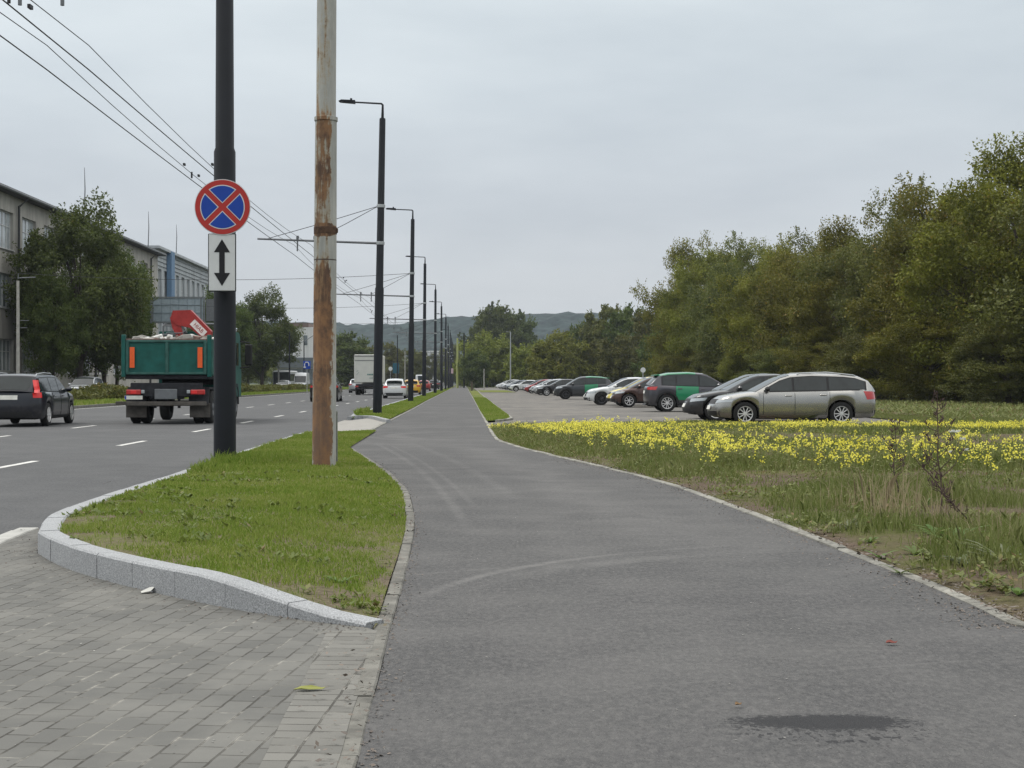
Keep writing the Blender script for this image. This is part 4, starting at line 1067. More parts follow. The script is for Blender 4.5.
def wheelset(t_, x, ys, R, wd=.28):
    for yy in ys:
        sg = 1 if yy > 0 else -1
        q = MB(); q.lathe_y([(R*.55, -wd/2), (R*.9, -wd/2), (R, -wd/2+.04), (R, wd/2-.04), (R*.9, wd/2), (R*.55, wd/2), (R*.5, wd/2-.08), (.001, wd/2-.1)], 26, sgn=sg)
        w_ = q.build('wheel', M_rub, t_, 30, loc=(x, yy, R)); q = MB(); q.lathe_y([(.001, wd/2+.0), (R*.2, wd/2-.0), (R*.24, wd/2-.07), (R*.5, wd/2-.06), (R*.54, wd/2+.004)], 20, sgn=sg); q.build('hub', M_gsteel, w_, 30)
# ---- green tipper truck (local origin at rear, x forward)
tx, ty = px2(166.5, 43.9)
t_ = thing('tipper_truck', 'green tipper truck with a folded red crane and orange rear markers', 'truck', (tx, ty, -.035), RH-.0)
M_tg = mat('truck_green', (.010, .090, .076), .5, .1, .25, 3, .1, 30, dirt=.5); M_tgd = mat('truck_green_worn', (.035, .105, .09), .6, .1, .3, 6); M_rustt = mat('tray_rim_worn', (.13, .085, .075), .8, 0, .3, 10)
M_chs = mat('chassis_dark', (.022, .023, .027), .8, 0, .3, 8); M_mud = mat('dusty_mudguard', (.085, .078, .07), .9, 0, .25, 6); M_orange = mat('marker_orange', (.75, .12, .03), .5, 0, .08, 20)
TW = 1.265
m = MB(); m.box((.03, 0, 1.96), (.06, 2*TW-.2, .98), .01)
m.build('tailgate', M_tg, t_, 30)
m = MB()
for z in (1.49, 2.43): m.box((-.015, 0, z), (.06, 2*TW-.2, .07), .01)
for yy in (-1.13, -.02, 1.13): m.box((-.02, yy, 1.96), (.06, .09, .9), .01)
m.build('tailgate_rib', M_tgd, t_)
m = MB(); m.box((.02, 0, 2.475), (.10, 2*TW-.16, .05), .01); m.build('tray_rim', M_rustt, t_)
for sg in (1, -1):
    m = MB(); m.box((2.35, sg*TW, 1.96), (4.5, .06, 1.02), .01)
    m.build('side_board', M_tg, t_, 30)
    m = MB()
    for k in range(7): m.box((.12+k*.74, sg*(TW+.035), 1.95), (.09, .06, 1.0), .01)
    m.box((2.35, sg*(TW+.04), 2.46), (4.5, .07, .07), .01); m.box((2.35, sg*(TW+.04), 1.46), (4.5, .07, .08), .01); m.build('board_rib', M_tgd, t_)
    m = MB(); m.box((0.03, sg*(TW-.02), 2.0), (.14, .12, 1.24), .015); m.build('corner_post', M_tg, t_)
    m = MB(); m.box((-.06, sg*.985, 1.95), (.02, .14, .6), .004); m.build('marker_board', M_orange, t_)
    m = MB(); m.box((-.10, sg*.93, .94), (.08, .42, .14), .015); tl = m.build('tail_light', M_tail, t_, 30); m = MB(); m.box((-.142, sg*(.93-.1*(sg < 0)), .94), (.01, .16, .09), .01); m.build('lit_bulb', M_tailon, tl)
    m = MB(); m.box((-.105, sg*.66, .95), (.07, .10, .10), .01); m.build('reversing_light', M_lens, t_, 30)
    m = MB(); m.box((.25, sg*.93, .40), (.03, .60, .42), .01); m.build('mud_flap', M_mud, t_)
    m = MB(); m.prism([(-.05+.1, .60), (.3, 1.08), (1.7, 1.08), (1.95, .60), (1.85, .60), (1.65, 1.02), (.35, 1.02), (.15, .60)], 'y', sg*.62, sg*1.2); m.build('mudguard', M_chs, t_)
m = MB(); m.box((2.4, 0, 1.38), (4.7, 2*TW-.1, .12), .01); m.build('tray_floor', M_chs, t_)
m = MB(); m.box((4.62, 0, 2.1), (.06, 2*TW, 1.3), .01); m.build('headboard', M_tg, t_)
m = MB()
for sg in (1, -1): m.box((3.2, sg*.42, .92), (6.4, .10, .28), .01)
m.box((.1, 0, .93), (.14, 1.0, .4), .02); m.box((.05, 0, 1.1), (.1, 2.1, .22), .02); m.box((-.02, 0, .95), (.04, 2.2, .26)); m.box((2.9, -.95, .75), (1.0, .5, .55), .05); m.box((2.9, .95, .75), (1.0, .5, .55), .05)
m.box((1.0, 0, .6), (.16, 1.9, .16), .05); m.box((.1, -.35, .72), (.1, .07, .5)); m.box((.1, .35, .72), (.1, .07, .5)); m.build('chassis', M_chs, t_)
m = MB(); m.box((-.06, 0, .60), (.1, 2.35, .13), .02); m.box((-.06, 1.32, .62), (.08, .28, .10), .01); m.build('bumper_bar', M_mud, t_)
m = MB(); m.box((-.10, 0, .88), (.03, .66, .3), .02); m.build('coupling_plate', M_gsteel, t_, 30)
m = MB()
for yy in (-.25, -.1, .1, .25): m.lathe_y([(.001, 0), (.03, 0)], 8, c=(0, 0, 0))
m = MB(); m.box((-.12, .93, .78), (.015, .52, .11), .003); pl_ = m.build('rear_plate', M_plate, t_)
m = MB(); m.box((-.13, 1.16, .78), (.004, .04, .1)); pb = m.build('plate_band', M_blue, pl_)
wheelset(t_, 1.0, (-1.08, -.78, .78, 1.08), .49, .26); wheelset(t_, 5.35, (-1.05, 1.05), .49, .3)
# cab
m = MB(); m.prism([(4.85, .75), (6.55, .75), (6.62, 1.5), (6.35, 2.75), (6.1, 2.88), (4.9, 2.88)], 'y', -1.2, 1.2)
m.build('cab', M_tg, t_)
m = MB(); m.box((5.5, 1.205, 2.15), (.9, .02, .75), .005); m.box((5.5, -1.205, 2.15), (.9, .02, .75), .005); m.box((6.5, 0, 2.15), (.05, 2.1, .9), .01, rot=(0, -.21, 0)); m.build('cab_window', M_glass, t_)
for sg in (1, -1):
    m = MB(); m.tube([(6.3, sg*1.2, 2.6), (6.45, sg*1.5, 2.55)], .025, 6); m.tube([(6.3, sg*1.2, 1.7), (6.45, sg*1.5, 1.75)], .025, 6); m.box((6.45, sg*1.47, 2.15), (.12, .24, .72), .04); m.build('wing_mirror', M_dark, t_, 30)
    m = MB(); m.prism([(4.75, .5), (4.8, 1.05), (5.0, 1.18), (5.7, 1.18), (5.95, .95), (6.0, .5), (5.9, .5), (5.8, .95), (5.6, 1.08), (5.0, 1.08), (4.9, .9), (4.85, .5)], 'y', sg*.9, sg*1.22); m.build('mudguard', M_chs, t_)
m = MB(); m.box((5.35, -1.15, 2.95), (.3, .2, .12), .03); m.build('roof_beacon', M_lens, t_)
# crane folded across behind the cab
M_cr = mat('crane_red', (.30, .03, .028), .4, 0, .2, 5, .05)
m = MB(); m.tube([(4.3, .0, 1.2), (4.3, 0, 2.5)], [.26, .2], 12); m.box((4.3, 0, 1.3), (.5, 1.9, .3), .04); m.build('crane_base', M_chs, t_, 30)
boom = [(-.30, 2.45), (-.34, 2.9), (-.28, 3.18), (-.10, 3.30), (.34-.14, 3.24), (-.0, 2.4)]
# left arm (vertical) and main boom sloping down to the right (local -y is right)
m = MB(); m.prism([(-.14, 2.40), (.02, 2.36), (-.10+.2, 3.05), (-.22+.12, 3.27), (-.32+.0, 3.20), (-.34, 2.95)][::-1] if False else [(-.13, 2.35), (-.28, 2.40), (-.22, 2.95), (-.27+.5, 3.24), (-.13+.2, 3.02)][::-1] if False else [(.38, 2.5), (.20, 2.5), (.36, 3.05), (.50, 3.36), (.70, 3.30), (.62, 2.95)], 'x', 4.1, 4.3); m.build('crane_knuckle', M_cr, t_)
m = MB(); m.prism([(.60, 3.52), (.04, 3.54), (-.62, 2.86), (-.60, 2.70), (-.40, 2.58), (.04, 2.96), (.48, 3.06), (.68, 3.26)], 'x', 4.06, 4.42); m.build('crane_boom', M_cr, t_)
m = MB(); m.prism([(-.10, 3.24), (-.50, 2.84), (-.34, 2.68), (.06, 3.08)], 'x', 4.045, 4.058); lp = m.build('label_plate', mat('label_pale', (.68, .62, .60), .5), t_)
cu = bpy.data.curves.new('lettering', 'FONT'); cu.body = 'HIAB'; cu.size = .17; cu.extrude = .002; cu.align_x = 'CENTER'; cu.align_y = 'CENTER'
lo_t = bpy.data.objects.new('lettering', cu); lme = bpy.data.meshes.new_from_object(lo_t); bpy.data.objects.remove(lo_t); bpy.data.curves.remove(cu)
lme.materials.clear(); lme.materials.append(M_cr); lo = bpy.data.objects.new('lettering', lme); COL.objects.link(lo); lo.parent = lp
lo.location = (4.04, -.22, 2.96)
lo.rotation_euler = (Matrix.Rotation(math.radians(45), 3, 'X') @ Matrix(((0, 0, -1), (-1, 0, 0), (0, 1, 0)))).to_euler()
m = MB()
for k in range(4): m.tube([(3.9+k*.05, .9-k*.12, 2.3), (3.95, .9-k*.12, 2.75+.05*(k % 2)), (4.0, .55-k*.1, 2.8), (4.0, .5-k*.1, 2.35)], .018, 6)
for k in range(5): m.tube([(3.9, -.45-k*.11, 2.3), (3.92, -.45-k*.11, 2.62), (3.95, -.55-k*.11, 2.6), (3.95, -.57-k*.11, 2.3)], .02, 6)
m.tube([(3.95, .9, 2.6), (3.95, .2, 2.55), (3.95, -.3, 2.5)], .05, 8); m.build('hydraulic_hose', M_gsteel, t_)
m = MB()
for yy in (.95, .55): m.tube([(4.3, yy, 2.4), (4.3, yy, 3.02), (4.3, yy-.08, 3.12)], .03, 6)
for z in (2.75, 3.05): m.tube([(4.3, .95, z), (4.3, .45, z)], .03, 6)
m.tube([(4.3, .75, 2.5), (4.3, .2, 2.85)], .05, 8); m.tube([(4.2, .95, 2.6), (4.2, .3, 2.62)], .06, 8); m.build('crane_stay', M_gsteel, t_)
# load
lt = MB(); r2 = random.Random(5)
mL = [mat('load_stone', (.26, .25, .23), .9, 0, .2, 8), mat('load_white', (.6, .6, .58), .8), mat('load_brown', (.13, .085, .07), .9)]
for k in range(600):
    xx = r2.uniform(.32, 4.2); yy = r2.uniform(-1.1, 1.1); zz = 2.36+r2.uniform(-.12, .18)
    lt.box((xx, yy, zz), (r2.uniform(.1, .36), r2.uniform(.1, .36), r2.uniform(.06, .2)), .02, rot=(r2.uniform(-.3, .3), r2.uniform(-.3, .3), r2.uniform(0, 3)), mi=r2.choice([0, 0, 0, 0, 1, 2]))
lt.box((2.2, 0, 2.05), (4.2, 2.3, .85), .05)
lo_ = lt.build('rubble_load', mL, smooth=20); lo_.location = (tx, ty, -.035); lo_.rotation_euler = (0, 0, RH); tag(lo_, 'heap of grey blocks and white rubble in the green truck tray', 'rubble', kind='stuff')
# ---- white box truck
x, y = RD(-9.15, 142); t_ = thing('box_truck', 'white box truck with faint teal lettering on its rear door', 'truck', (x, y, -.035), RH)
M_box = mat('truck_box_white', (.56, .57, .53), .5, 0, .06, 2)
m = MB(); m.box((4.0, 0, 2.5), (8.0, 2.5, 2.66), .06); m.build('cargo_box', M_box, t_, 30)
m = MB(); m.box((-.02, 0, 3.28), (.02, 2.4, .05)); m.box((-.02, 0, 3.72), (.03, 2.45, .10)); m.build('door_seam', M_gsteel, t_)
m = MB()
for k in range(6): m.box((-.02, -.05-k*.145, 1.95), (.015, .11, .13 if k not in (1, 4) else .10))
for k in range(4): m.box((-.02, -.25-k*.12, 1.62), (.015, .08, .08))
for k in range(5): m.box((-.02, .98-(k % 3)*.08, 1.95+k*.09), (.015, .06, .05))
m.build('lettering', mat('faint_teal', (.10, .22, .20), .6), t_)
m = MB(); m.box((4.0, 0, .95), (8.2, 1.0, .3)); m.box((0, 0, .62), (.12, 2.3, .14)); m.box((.4, 0, .9), (.6, 2.2, .3)); m.build('chassis', M_chs, t_)
for sg in (1, -1):
    m = MB(); m.box((-.06, sg*1.0, .82), (.06, .3, .14)); m.build('tail_light', M_tail, t_)
wheelset(t_, 1.7, (-.98, .98), .46, .5); wheelset(t_, 8.2, (-1.0, 1.0), .46, .28)
m = MB(); m.box((9.1, 0, 1.7), (1.8, 2.3, 2.3), .15); m.build('cab', M_box, t_, 30)
# ================================================================ BUILDINGS
def wallmat(name, c, streak=.25):
    m, t, b = nt(name); co = geo(t)
    a = noise_n(t, mapping(t, co, 0, (1, 1, .25)), 1.2, 5, .6); f_ = noise_n(t, co, 8, 4, .7)
    col = mixc(t, mapr(t, a, .35, .7), [x*(1+streak*.4) for x in c], [x*(1-streak) for x in c]); col = mixc(t, mapr(t, f_, .3, .7, 0, .25), col, [x*.7 for x in c])
    t.links.new(col, b.inputs['Base Color']); b.inputs['Roughness'].default_value = .9; return m
M_wallg = wallmat('grey_render', (.40, .385, .35), .3); M_walld = wallmat('dark_plinth_render', (.17, .17, .165)); M_wallw = wallmat('pale_panel', (.40, .43, .45)); M_white2 = wallmat('white_facade', (.55, .56, .56), .15)
M_wf = mat('window_frame_white', (.55, .56, .56), .5); M_wg = mat('window_glass', (.10, .12, .13), .08, 0, .6, .5, spec=1.0); M_wgl = mat('pale_reflection_glass', (.36, .40, .42), .15, 0, .35, .6, spec=.8)  # whitish panes: the bright reflection is put into the glass base colour
M_roofd = mat('roof_dark', (.055, .058, .06), .7); M_bluep = mat('blue_panel', (.13, .22, .34), .6)
def facade_building(name, label, u, v0, v1, H, floors, bay0, bayp, winw, wallm, depth=14, pilot=None, extra=None):
    """long building whose right-hand facade faces the road. local frame: x = outward (towards the road), y = along road"""
    x, y = RD(u, 0); t_ = thing(name, label, 'building', (x, 0, 0), 0)
    t_.rotation_euler = (0, 0, K)
    # wall built as piers and spandrels so that the windows are real openings
    m = MB(); bays = []
    k = 0
    v = bay0
    while v+winw < v1-.5: 
        if v > v0+.5: bays.append(v)
        v += bayp
    th = .45
    zz = [0]+[z for f_ in floors for z in f_]+[H]
    ys = [v0]+[q for b_ in bays for q in (b_, b_+winw)]+[v1]
    for i in range(0, len(ys)-1, 2):        # piers full height
        m.box((-th/2, (ys[i]+ys[i+1])/2, H/2), (th, ys[i+1]-ys[i], H))
    for b_ in bays:
        for i in range(0, len(zz)-1, 2):
            m.box((-th/2-.004, b_+winw/2, (zz[i]+zz[i+1])/2), (th-.008, winw+.01, zz[i+1]-zz[i]))
    m.box((-th-depth/2, (v0+v1)/2, H/2-.05), (depth, v1-v0-.02, H-.1))
    m.build('wall', wallm, t_)
    for b_ in bays:
        for (za, zb) in floors:
            f_ = MB(); yc = b_+winw/2; zc = (za+zb)/2; hh = zb-za
            xq = -.28
            for yy in (b_+.05, b_+winw-.05): f_.box((xq, yy, zc), (.08, .1, hh))
            for q in range(1, 4): f_.box((xq, b_+winw*q/4, zc), (.07, .06, hh-.2))
            for z in (za+.05, zb-.05): f_.box((xq, yc, z), (.08, winw-.2, .1))
            f_.box((xq, yc, za+hh*.62), (.07, winw-.2, .06)); f_.box((.03, yc, za-.05), (.16, winw+.1, .08))
            fo = f_.build('window', M_wf, t_)
            g = MB(); g.box((xq-.03, yc, zc), (.02, winw-.1, hh-.1)); g.build('pane', M_wgl if (int(b_*7+za*3) % 3) else M_wg, fo)
    return t_
tb = facade_building('industrial_building', 'long grey rendered industrial building with tall windows at the left edge', -35, 76, 171.5, 15.6, [(2.0, 4.5), (6.9, 9.5), (11.4, 14.3)], 118.9-6.2*6, 6.2, 3.9, M_wallg)
m = MB(); m.prism([(-15, 15.6), (.75, 15.62), (.8, 15.8), (.7, 15.95), (-7, 18.2), (-15, 15.9)], 'y', 75.5, 172.2); m.build('roof', M_roofd, tb)
m = MB(); m.tube([(.82, 75.5, 15.72), (.82, 172.2, 15.72)], .11, 8); m.build('gutter', M_gsteel, tb, 30)
for yy in (117.4, 142.2, 167): m = MB(); m.tube([(.8, yy+.5, 15.6), (.2, yy, 14.9), (.12, yy, .1)], .11, 8); m.build('downpipe', M_roofd, tb, 30)
m = MB(); m.box((.06, 124, 1.2), (.1, 96, 2.0)) ; 
t2 = facade_building('panel_building', 'pale panelled building with a blue vertical strip behind the billboard', -35.5, 172.6, 218, 16.6, [(2.0, 4.6), (6.0, 8.4), (9.8, 14.4)], 174.2, 3.6, 2.0, M_wallw)
m = MB()
for z in (14.75, 15.25, 15.75, 16.25): m.box((.04, 195.3, z), (.06, 45, .05))
m.build('panel_joint', M_gsteel, t2)
m = MB(); m.box((.3, 180.2, 13.2), (.6, 2.0, 7.2), .02); m.build('blue_strip', M_bluep, t2)
m = MB(); m.box((-7, 195.3, 16.75), (15, 45.6, .3)); m.build('parapet', M_wallw, t2)
for i, (px, Y, zb, ht, lab) in enumerate(((84, 135, 15.6, 4.9, 'thin lightning rod above the leafy tree, leftmost on the roofs'), (148, 168, 16, 4.3, 'thin lightning rod at the end of the grey roof'), (176, 183, 16.5, 3.9, 'thin lightning rod on the pale panelled building'))):
    x, y = px2(px, Y); m = MB(); m.tube([(x, y, zb-.3), (x+.1, y, zb+ht*.6), (x+.05, y, zb+ht)], [.06, .05, .02], 6); tag(m.build('lightning_rod', M_gsteel, smooth=30), lab, 'lightning rod', 'lightning rods on the roofs')
# white building far left
x, y = px2(306, 300); t3 = thing('office_building', 'white and grey building with balconies behind the rusty pole', 'building', (x, y, 0), 0); t3.scale = (.58, .7, 1)
m = MB(); m.box((0, 0, 6), (17, 14, 12)); m.build('wall', M_white2, t3)
m = MB(); m.box((-3.5, -1, 12.4), (11, 12, .9)); m.build('parapet', mat('brown_parapet', (.16, .12, .105), .8), t3)
m = MB(); m.box((0, -7.6, 5.0), (17.4, 1.2, 2.0), .03); m.build('balcony', mat('dark_balcony', (.10, .115, .125), .5), t3)
m = MB(); m.box((-2, -7.06, 2.2), (12, .1, 3.0)); m.build('shopfront', M_wg, t3)
for (xx, z) in ((-6, 9.4), (-2.6, 9.4), (1, 9.4), (4.6, 9.4)):
    m = MB(); m.box((xx, -7.03, z), (1.6, .08, 2.2)); w_ = m.build('window', M_wf, t3); m = MB(); m.box((xx, -7.08, z), (1.35, .03, 1.95)); m.build('pane', M_wg, w_)
x, y = px2(434, 620); t3 = thing('distant_building', 'pale block of flats seen between the far lamp posts', 'building', (x, y, 0), 0)
m = MB(); m.box((0, 0, 7), (11, 12, 14)); m.build('wall', M_white2, t3)
for zz in (3, 5.8, 8.6, 11.4):
    for xx in (-3.6, -1.2, 1.2, 3.6): m = MB(); m.box((xx, -6.02, zz), (1.3, .06, 1.4)); m.build('window', M_wg, t3)

# ================================================================ TREES
def tree_mesh(seed, H, R, zlow, nclu, per, leaf, mleaf, mtrunk, squash=1.0, name='x', ragged=.38, trunks=1, cr=1.0, upright=0):
    r = np.random.default_rng(seed); pr_ = random.Random(seed)
    cz = (H+zlow)/2; hz = (H-zlow)/2
    C = []; tries = 0
    while len(C) < nclu and tries < nclu*60:
        tries += 1
        d = r.normal(size=3); d /= np.linalg.norm(d)
        rad = r.uniform(.25, 1)**.45
        nn = noise.noise(Vector((d[0]*1.6+seed, d[1]*1.6, d[2]*1.6)))
        sh = 1+ragged*nn*1.4
        wz = d[2]
        taper = 1.0 if wz < 0 else (1-upright*wz*.35)
        p = np.array([d[0]*R*taper, d[1]*R*taper, d[2]*hz])*rad*min(sh, 1.12)
        p[2] += cz
        C.append((p, rad, d))
    V = []
    for p, rad, d in C:
        k = int(per*r.uniform(.6, 1.3)); rc = cr*r.uniform(.65, 1.3)
        # flattened bough: leaves on an umbrella shaped clump
        g = r.normal(size=(k, 3)); g /= np.linalg.norm(g, axis=1)[:, None]
        q = g*(r.uniform(.35, 1, (k, 1))**.6)*rc
        q *= np.array([r.uniform(.7, 1.35), r.uniform(.7, 1.35), r.uniform(.45, .8)])
        q += d*r.uniform(0, .35)*rc
        # sprigs sticking out
        ns = max(2, k//28)
        for _ in range(ns):
            dd = d*.8+r.normal(size=3)*.6; dd[2] += .35; dd /= np.linalg.norm(dd); kk = r.integers(5, 11)
            i0 = r.integers(0, max(1, k-kk)); s = np.linspace(.8, 1.55, kk)[:, None]
            q[i0:i0+kk] = dd*s*rc*.9+r.normal(size=(kk, 3))*.06
        c = p+q
        nrm = g*.6+r.normal(size=(k, 3))*.7; nrm[:, 2] += .35; nrm /= np.linalg.norm(nrm, axis=1)[:, None]
        a = np.cross(nrm, r.normal(size=(k, 3))); a /= np.linalg.norm(a, axis=1)[:, None]
        b_ = np.cross(nrm, a); ls = leaf*r.uniform(.55, 1.25, (k, 1))
        a = a*ls; b_ = b_*ls*.55; dr = nrm*ls*.18
        V.append(np.stack([c-a, c-b_-dr*-1, c+a, c+b_+dr], 1).reshape(-1, 3))
    V = np.concatenate(V)
    V[:, 2] = np.maximum(V[:, 2], .05)
    crown = np_obj('crown', V, 4, mleaf)
    m = MB()
    tr = .028*H*.55+.04
    for q in range(trunks):
        bx_ = pr_.uniform(-.4, .4)*(trunks > 1); by_ = pr_.uniform(-.4, .4)*(trunks > 1)
        top = (pr_.uniform(-.3, .3)*R*.5+bx_*3, pr_.uniform(-.3, .3)*R*.5, H*.82)
        pts = [(bx_, by_, -.2), (bx_*1.2, by_*1.2, H*.12), (bx_*1.5+pr_.uniform(-.15, .15), by_*1.5, H*.3), ((top[0]+bx_)*.6, (top[1]+by_)*.6, H*.55), top]
        m.tube(pts, [tr*1.25, tr, tr*.85, tr*.5, tr*.12], 9)
    idx = list(range(len(C))); pr_.shuffle(idx)
    for j in idx[:min(26, nclu//2)]:
        p = C[j][0]; z0 = max(min(p[2]*.55, H*.6), H*.14); s = z0/H
        a = Vector((0, 0, z0)); e = Vector(p.tolist()); mid = a.lerp(e, .5)+Vector((0, 0, .06*H*pr_.uniform(-.3, 1)))
        m.tube([a, mid, e], [tr*.42, tr*.25, tr*.06], 5, cap=False)
    trunk = m.build('trunk', mtrunk, None, 40)
    return crown, trunk
M_bark = mat('bark', (.06, .05, .04), .95, 0, .35, 6, .6, 25)
LM_map = leafmat('maple_leaves', (.040, .052, .007), (.235, .245, .030), (.28, .20, .04), .06, .35)
LM_dk = leafmat('dark_leaves', (.040, .062, .014), (.120, .165, .036), (.13, .11, .025), .04, .35)
LM_lt = leafmat('light_leaves', (.07, .09, .012), (.21, .24, .035), (.2, .18, .04), .06, .3)
LM_ol = leafmat('olive_leaves', (.038, .050, .011), (.175, .195, .042), (.20, .15, .035), .06, .3)
KINDS = {}
def kind(k, **kw): KINDS[k] = tree_mesh(**kw)
kind('mapA', seed=1, H=15, R=6.6, zlow=.4, nclu=150, per=620, leaf=.115, mleaf=LM_map, mtrunk=M_bark, cr=1.25)
kind('mapB', seed=2, H=15, R=6.2, zlow=.3, nclu=145, per=620, leaf=.115, mleaf=LM_map, mtrunk=M_bark, cr=1.3, upright=.6, trunks=2)
kind('mapC', seed=3, H=15, R=6.8, zlow=.4, nclu=150, per=620, leaf=.115, mleaf=LM_ol, mtrunk=M_bark, cr=1.25, ragged=.5)
kind('lime', seed=4, H=13, R=4.3, zlow=2.6, nclu=135, per=450, leaf=.13, mleaf=LM_dk, mtrunk=M_bark, cr=1.05, ragged=.45)
kind('limeB', seed=5, H=13, R=4.3, zlow=2.4, nclu=135, per=450, leaf=.13, mleaf=LM_dk, mtrunk=M_bark, cr=1.05, ragged=.5, upright=.5)
kind('bushL', seed=6, H=8, R=5.2, zlow=0, nclu=110, per=260, leaf=.2, mleaf=LM_lt, mtrunk=M_bark, cr=1.1)
kind('farO', seed=7, H=14, R=5.5, zlow=.5, nclu=110, per=230, leaf=.28, mleaf=LM_ol, mtrunk=M_bark, cr=1.3, ragged=.45)
kind('farD', seed=8, H=14, R=6.0, zlow=.5, nclu=120, per=230, leaf=.28, mleaf=LM_dk, mtrunk=M_bark, cr=1.3, ragged=.4)
BASEH = dict(mapA=15, mapB=15, mapC=15, lime=13, limeB=13, bushL=8, farO=14, farD=14)
used = set()
def plant(k, x, y, H, wide, label, name='tree', cat='tree', group=None, rot=None):
    s = H/BASEH[k]; t_ = thing(name, label, cat, (x, y, 0), rnd.uniform(0, 6.28) if rot is None else rot, group)
    t_.scale = (s*wide, s*wide, s)
    for o in KINDS[k]:
        if k not in used: c = o
        else: c = o.copy(); COL.objects.link(c)
        c.parent = t_
    used.add(k)
    return t_
row = [(82, 36, 14.0, 1.1, 'mapC'), (88, 33.0, 14.6, .95, 'mapA'), (98, 32, 14.2, .95, 'mapB'), (108, 31.5, 14.0, .95, 'mapC'), (119, 31, 13.2, .95, 'mapA'), (131, 30.5, 13.4, 1.0, 'mapB'), (145, 30.5, 13.4, 1.0, 'mapA'), (162, 30.5, 15.2, .9, 'mapC'), (181, 30.0, 17.6, .85, 'mapB'), (196, 30, 18.3, .8, 'mapA'), (214, 31.5, 13.6, .8, 'mapB')]
nm = ['rightmost tall maple at the edge of the photo', 'tall maple with ragged top behind the meadow, second from the right', 'broad green maple, third from the right in the treeline', 'olive maple, fourth from the right in the treeline', 'maple right behind the beige estate car, fifth from the right', 'dense maple behind the beige estate bonnet, sixth from the right', 'maple behind the graphite SUV, seventh from the right', 'greyish olive tree left of centre in the treeline', 'tall upright maple near the left end of the treeline', 'rounded maple at the left shoulder of the treeline', 'lowest maple ending the treeline on the left']
for (v, u, H, wd, k), lab in zip(row, nm):
    x, y = RD(u, v); plant(k, x, y, H, wd, lab, 'maple_tree', 'tree', 'trees in the line behind the parked cars')
back = [(95, 41), (112, 40), (128, 39), (147, 39), (168, 39), (192, 38)]
for i, (v, u) in enumerate(back):
    x, y = RD(u, v); plant(['mapB', 'mapC', 'mapA'][i % 3], x, y, [15.8, 14.8, 14.2, 14.8, 16.2, 17.0][i], .95, 'tree of the back row showing only its top, %s from the right' % order[i].replace('nearest', 'first'), 'maple_tree', 'tree', 'trees in the line behind the parked cars')
for i, (v, u, H) in enumerate(((84, 30.5, 5.0), (93, 29, 5.5), (103, 28.5, 5), (115, 28.0, 5), (128, 27.5, 4.6), (143, 27.5, 4.6), (160, 27.5, 5), (180, 27.5, 5))):
    x, y = RD(u, v); plant(['mapC', 'mapA'][i % 2], x, y, H, 1.7, 'low leafy shrub at the foot of the treeline, %s from the right' % order[i].replace('nearest', 'first'), 'shrub', 'shrub', 'shrubs at the foot of the treeline')
mid = [(560, 262, 8.6, 1.05, 'bushL', 'rounded light green bush beyond the parked cars'), (532, 285, 7.6, 1.0, 'bushL', 'small light bush left of the rounded one'), (487, 330, 10.6, 1.0, 'bushL', 'bright yellow green bush at the end of the path'), (476, 300, 7.2, .9, 'farD', 'dark low tree before the bright bush'),
       (494, 450, 23.5, .85, 'farD', 'tall dark tree standing above the bright bush'), (517, 455, 21.5, .8, 'farD', 'second tall dark tree right of the tallest one'), (541, 380, 11, .9, 'farO', 'olive tree behind the rounded bush'), (562, 370, 13, .8, 'farO', 'thin topped tree above the rounded bush'),
       (584, 330, 13.8, .8, 'farD', 'dark green tree right of the rounded bush'), (607, 295, 15.3, .75, 'farO', 'brown tinged tree with a pointed top'), (628, 290, 15.2, .8, 'farD', 'dark tree left of the small gap before the maples'), (648, 275, 13.5, .8, 'farO', 'olive tree touching the left end of the treeline'), (592, 262, 8, .9, 'farO', 'low olive bush beyond the white parked car'), (618, 250, 8.5, .9, 'farO', 'low dark bush beyond the brown parked car'), (510, 330, 8, 1, 'farD', 'dark bush behind the slim grey lamp post'), (657, 245, 9, .9, 'farD', 'shady bush below the end of the treeline')]
for px, v, H, wd, k, lab in mid:
    x, y = px2(px, v); plant(k, x, y, H, wd, lab, 'bush' if H < 11 else 'tree', 'bush' if H < 11 else 'tree')
lft = [(80, 117, 13.9, .9, 'lime', 'large dark green tree before the grey building'), (53, 113, 9.6, .72, 'limeB', 'dark tree closest to the concrete pole'), (104, 124, 12.2, .85, 'limeB', 'dark tree right of the largest one on the left'), (117, 134, 12.4, .66, 'lime', 'dark tree with yellowing leaves left of the billboard'), (212, 178, 10.8, .7, 'limeB', 'tree behind the billboard'), (222, 186, 11.5, .9, 'lime', 'tree mostly hidden by the thick dark post'), (262, 222, 13.6, 1.02, 'lime', 'olive tree right of the thick dark post'), (248, 228, 11, 1.0, 'limeB', 'lower tree tucked beside the thick dark post'),
       (348, 330, 11.5, 1.1, 'farD', 'dark tree right of the rusty pole'), (334, 350, 10, 1, 'farO', 'tree hidden behind the rusty pole'), (366, 400, 10.2, 1, 'farO', 'tree behind the box truck'), (392, 420, 11.5, .9, 'farO', 'brownish tree above the white hatchback'), (410, 430, 10, .9, 'farO', 'low tree above the queueing cars'), (425, 500, 11, .8, 'farO', 'far tree left of the pale flats'), (446, 520, 12, .8, 'farO', 'far tree between the distant lamp posts'), (458, 480, 12.5, .8, 'farO', 'far tree at the head of the path')]
for px, v, H, wd, k, lab in lft:
    x, y = px2(px, v); plant(k, x, y, H, wd, lab, 'tree', 'tree')
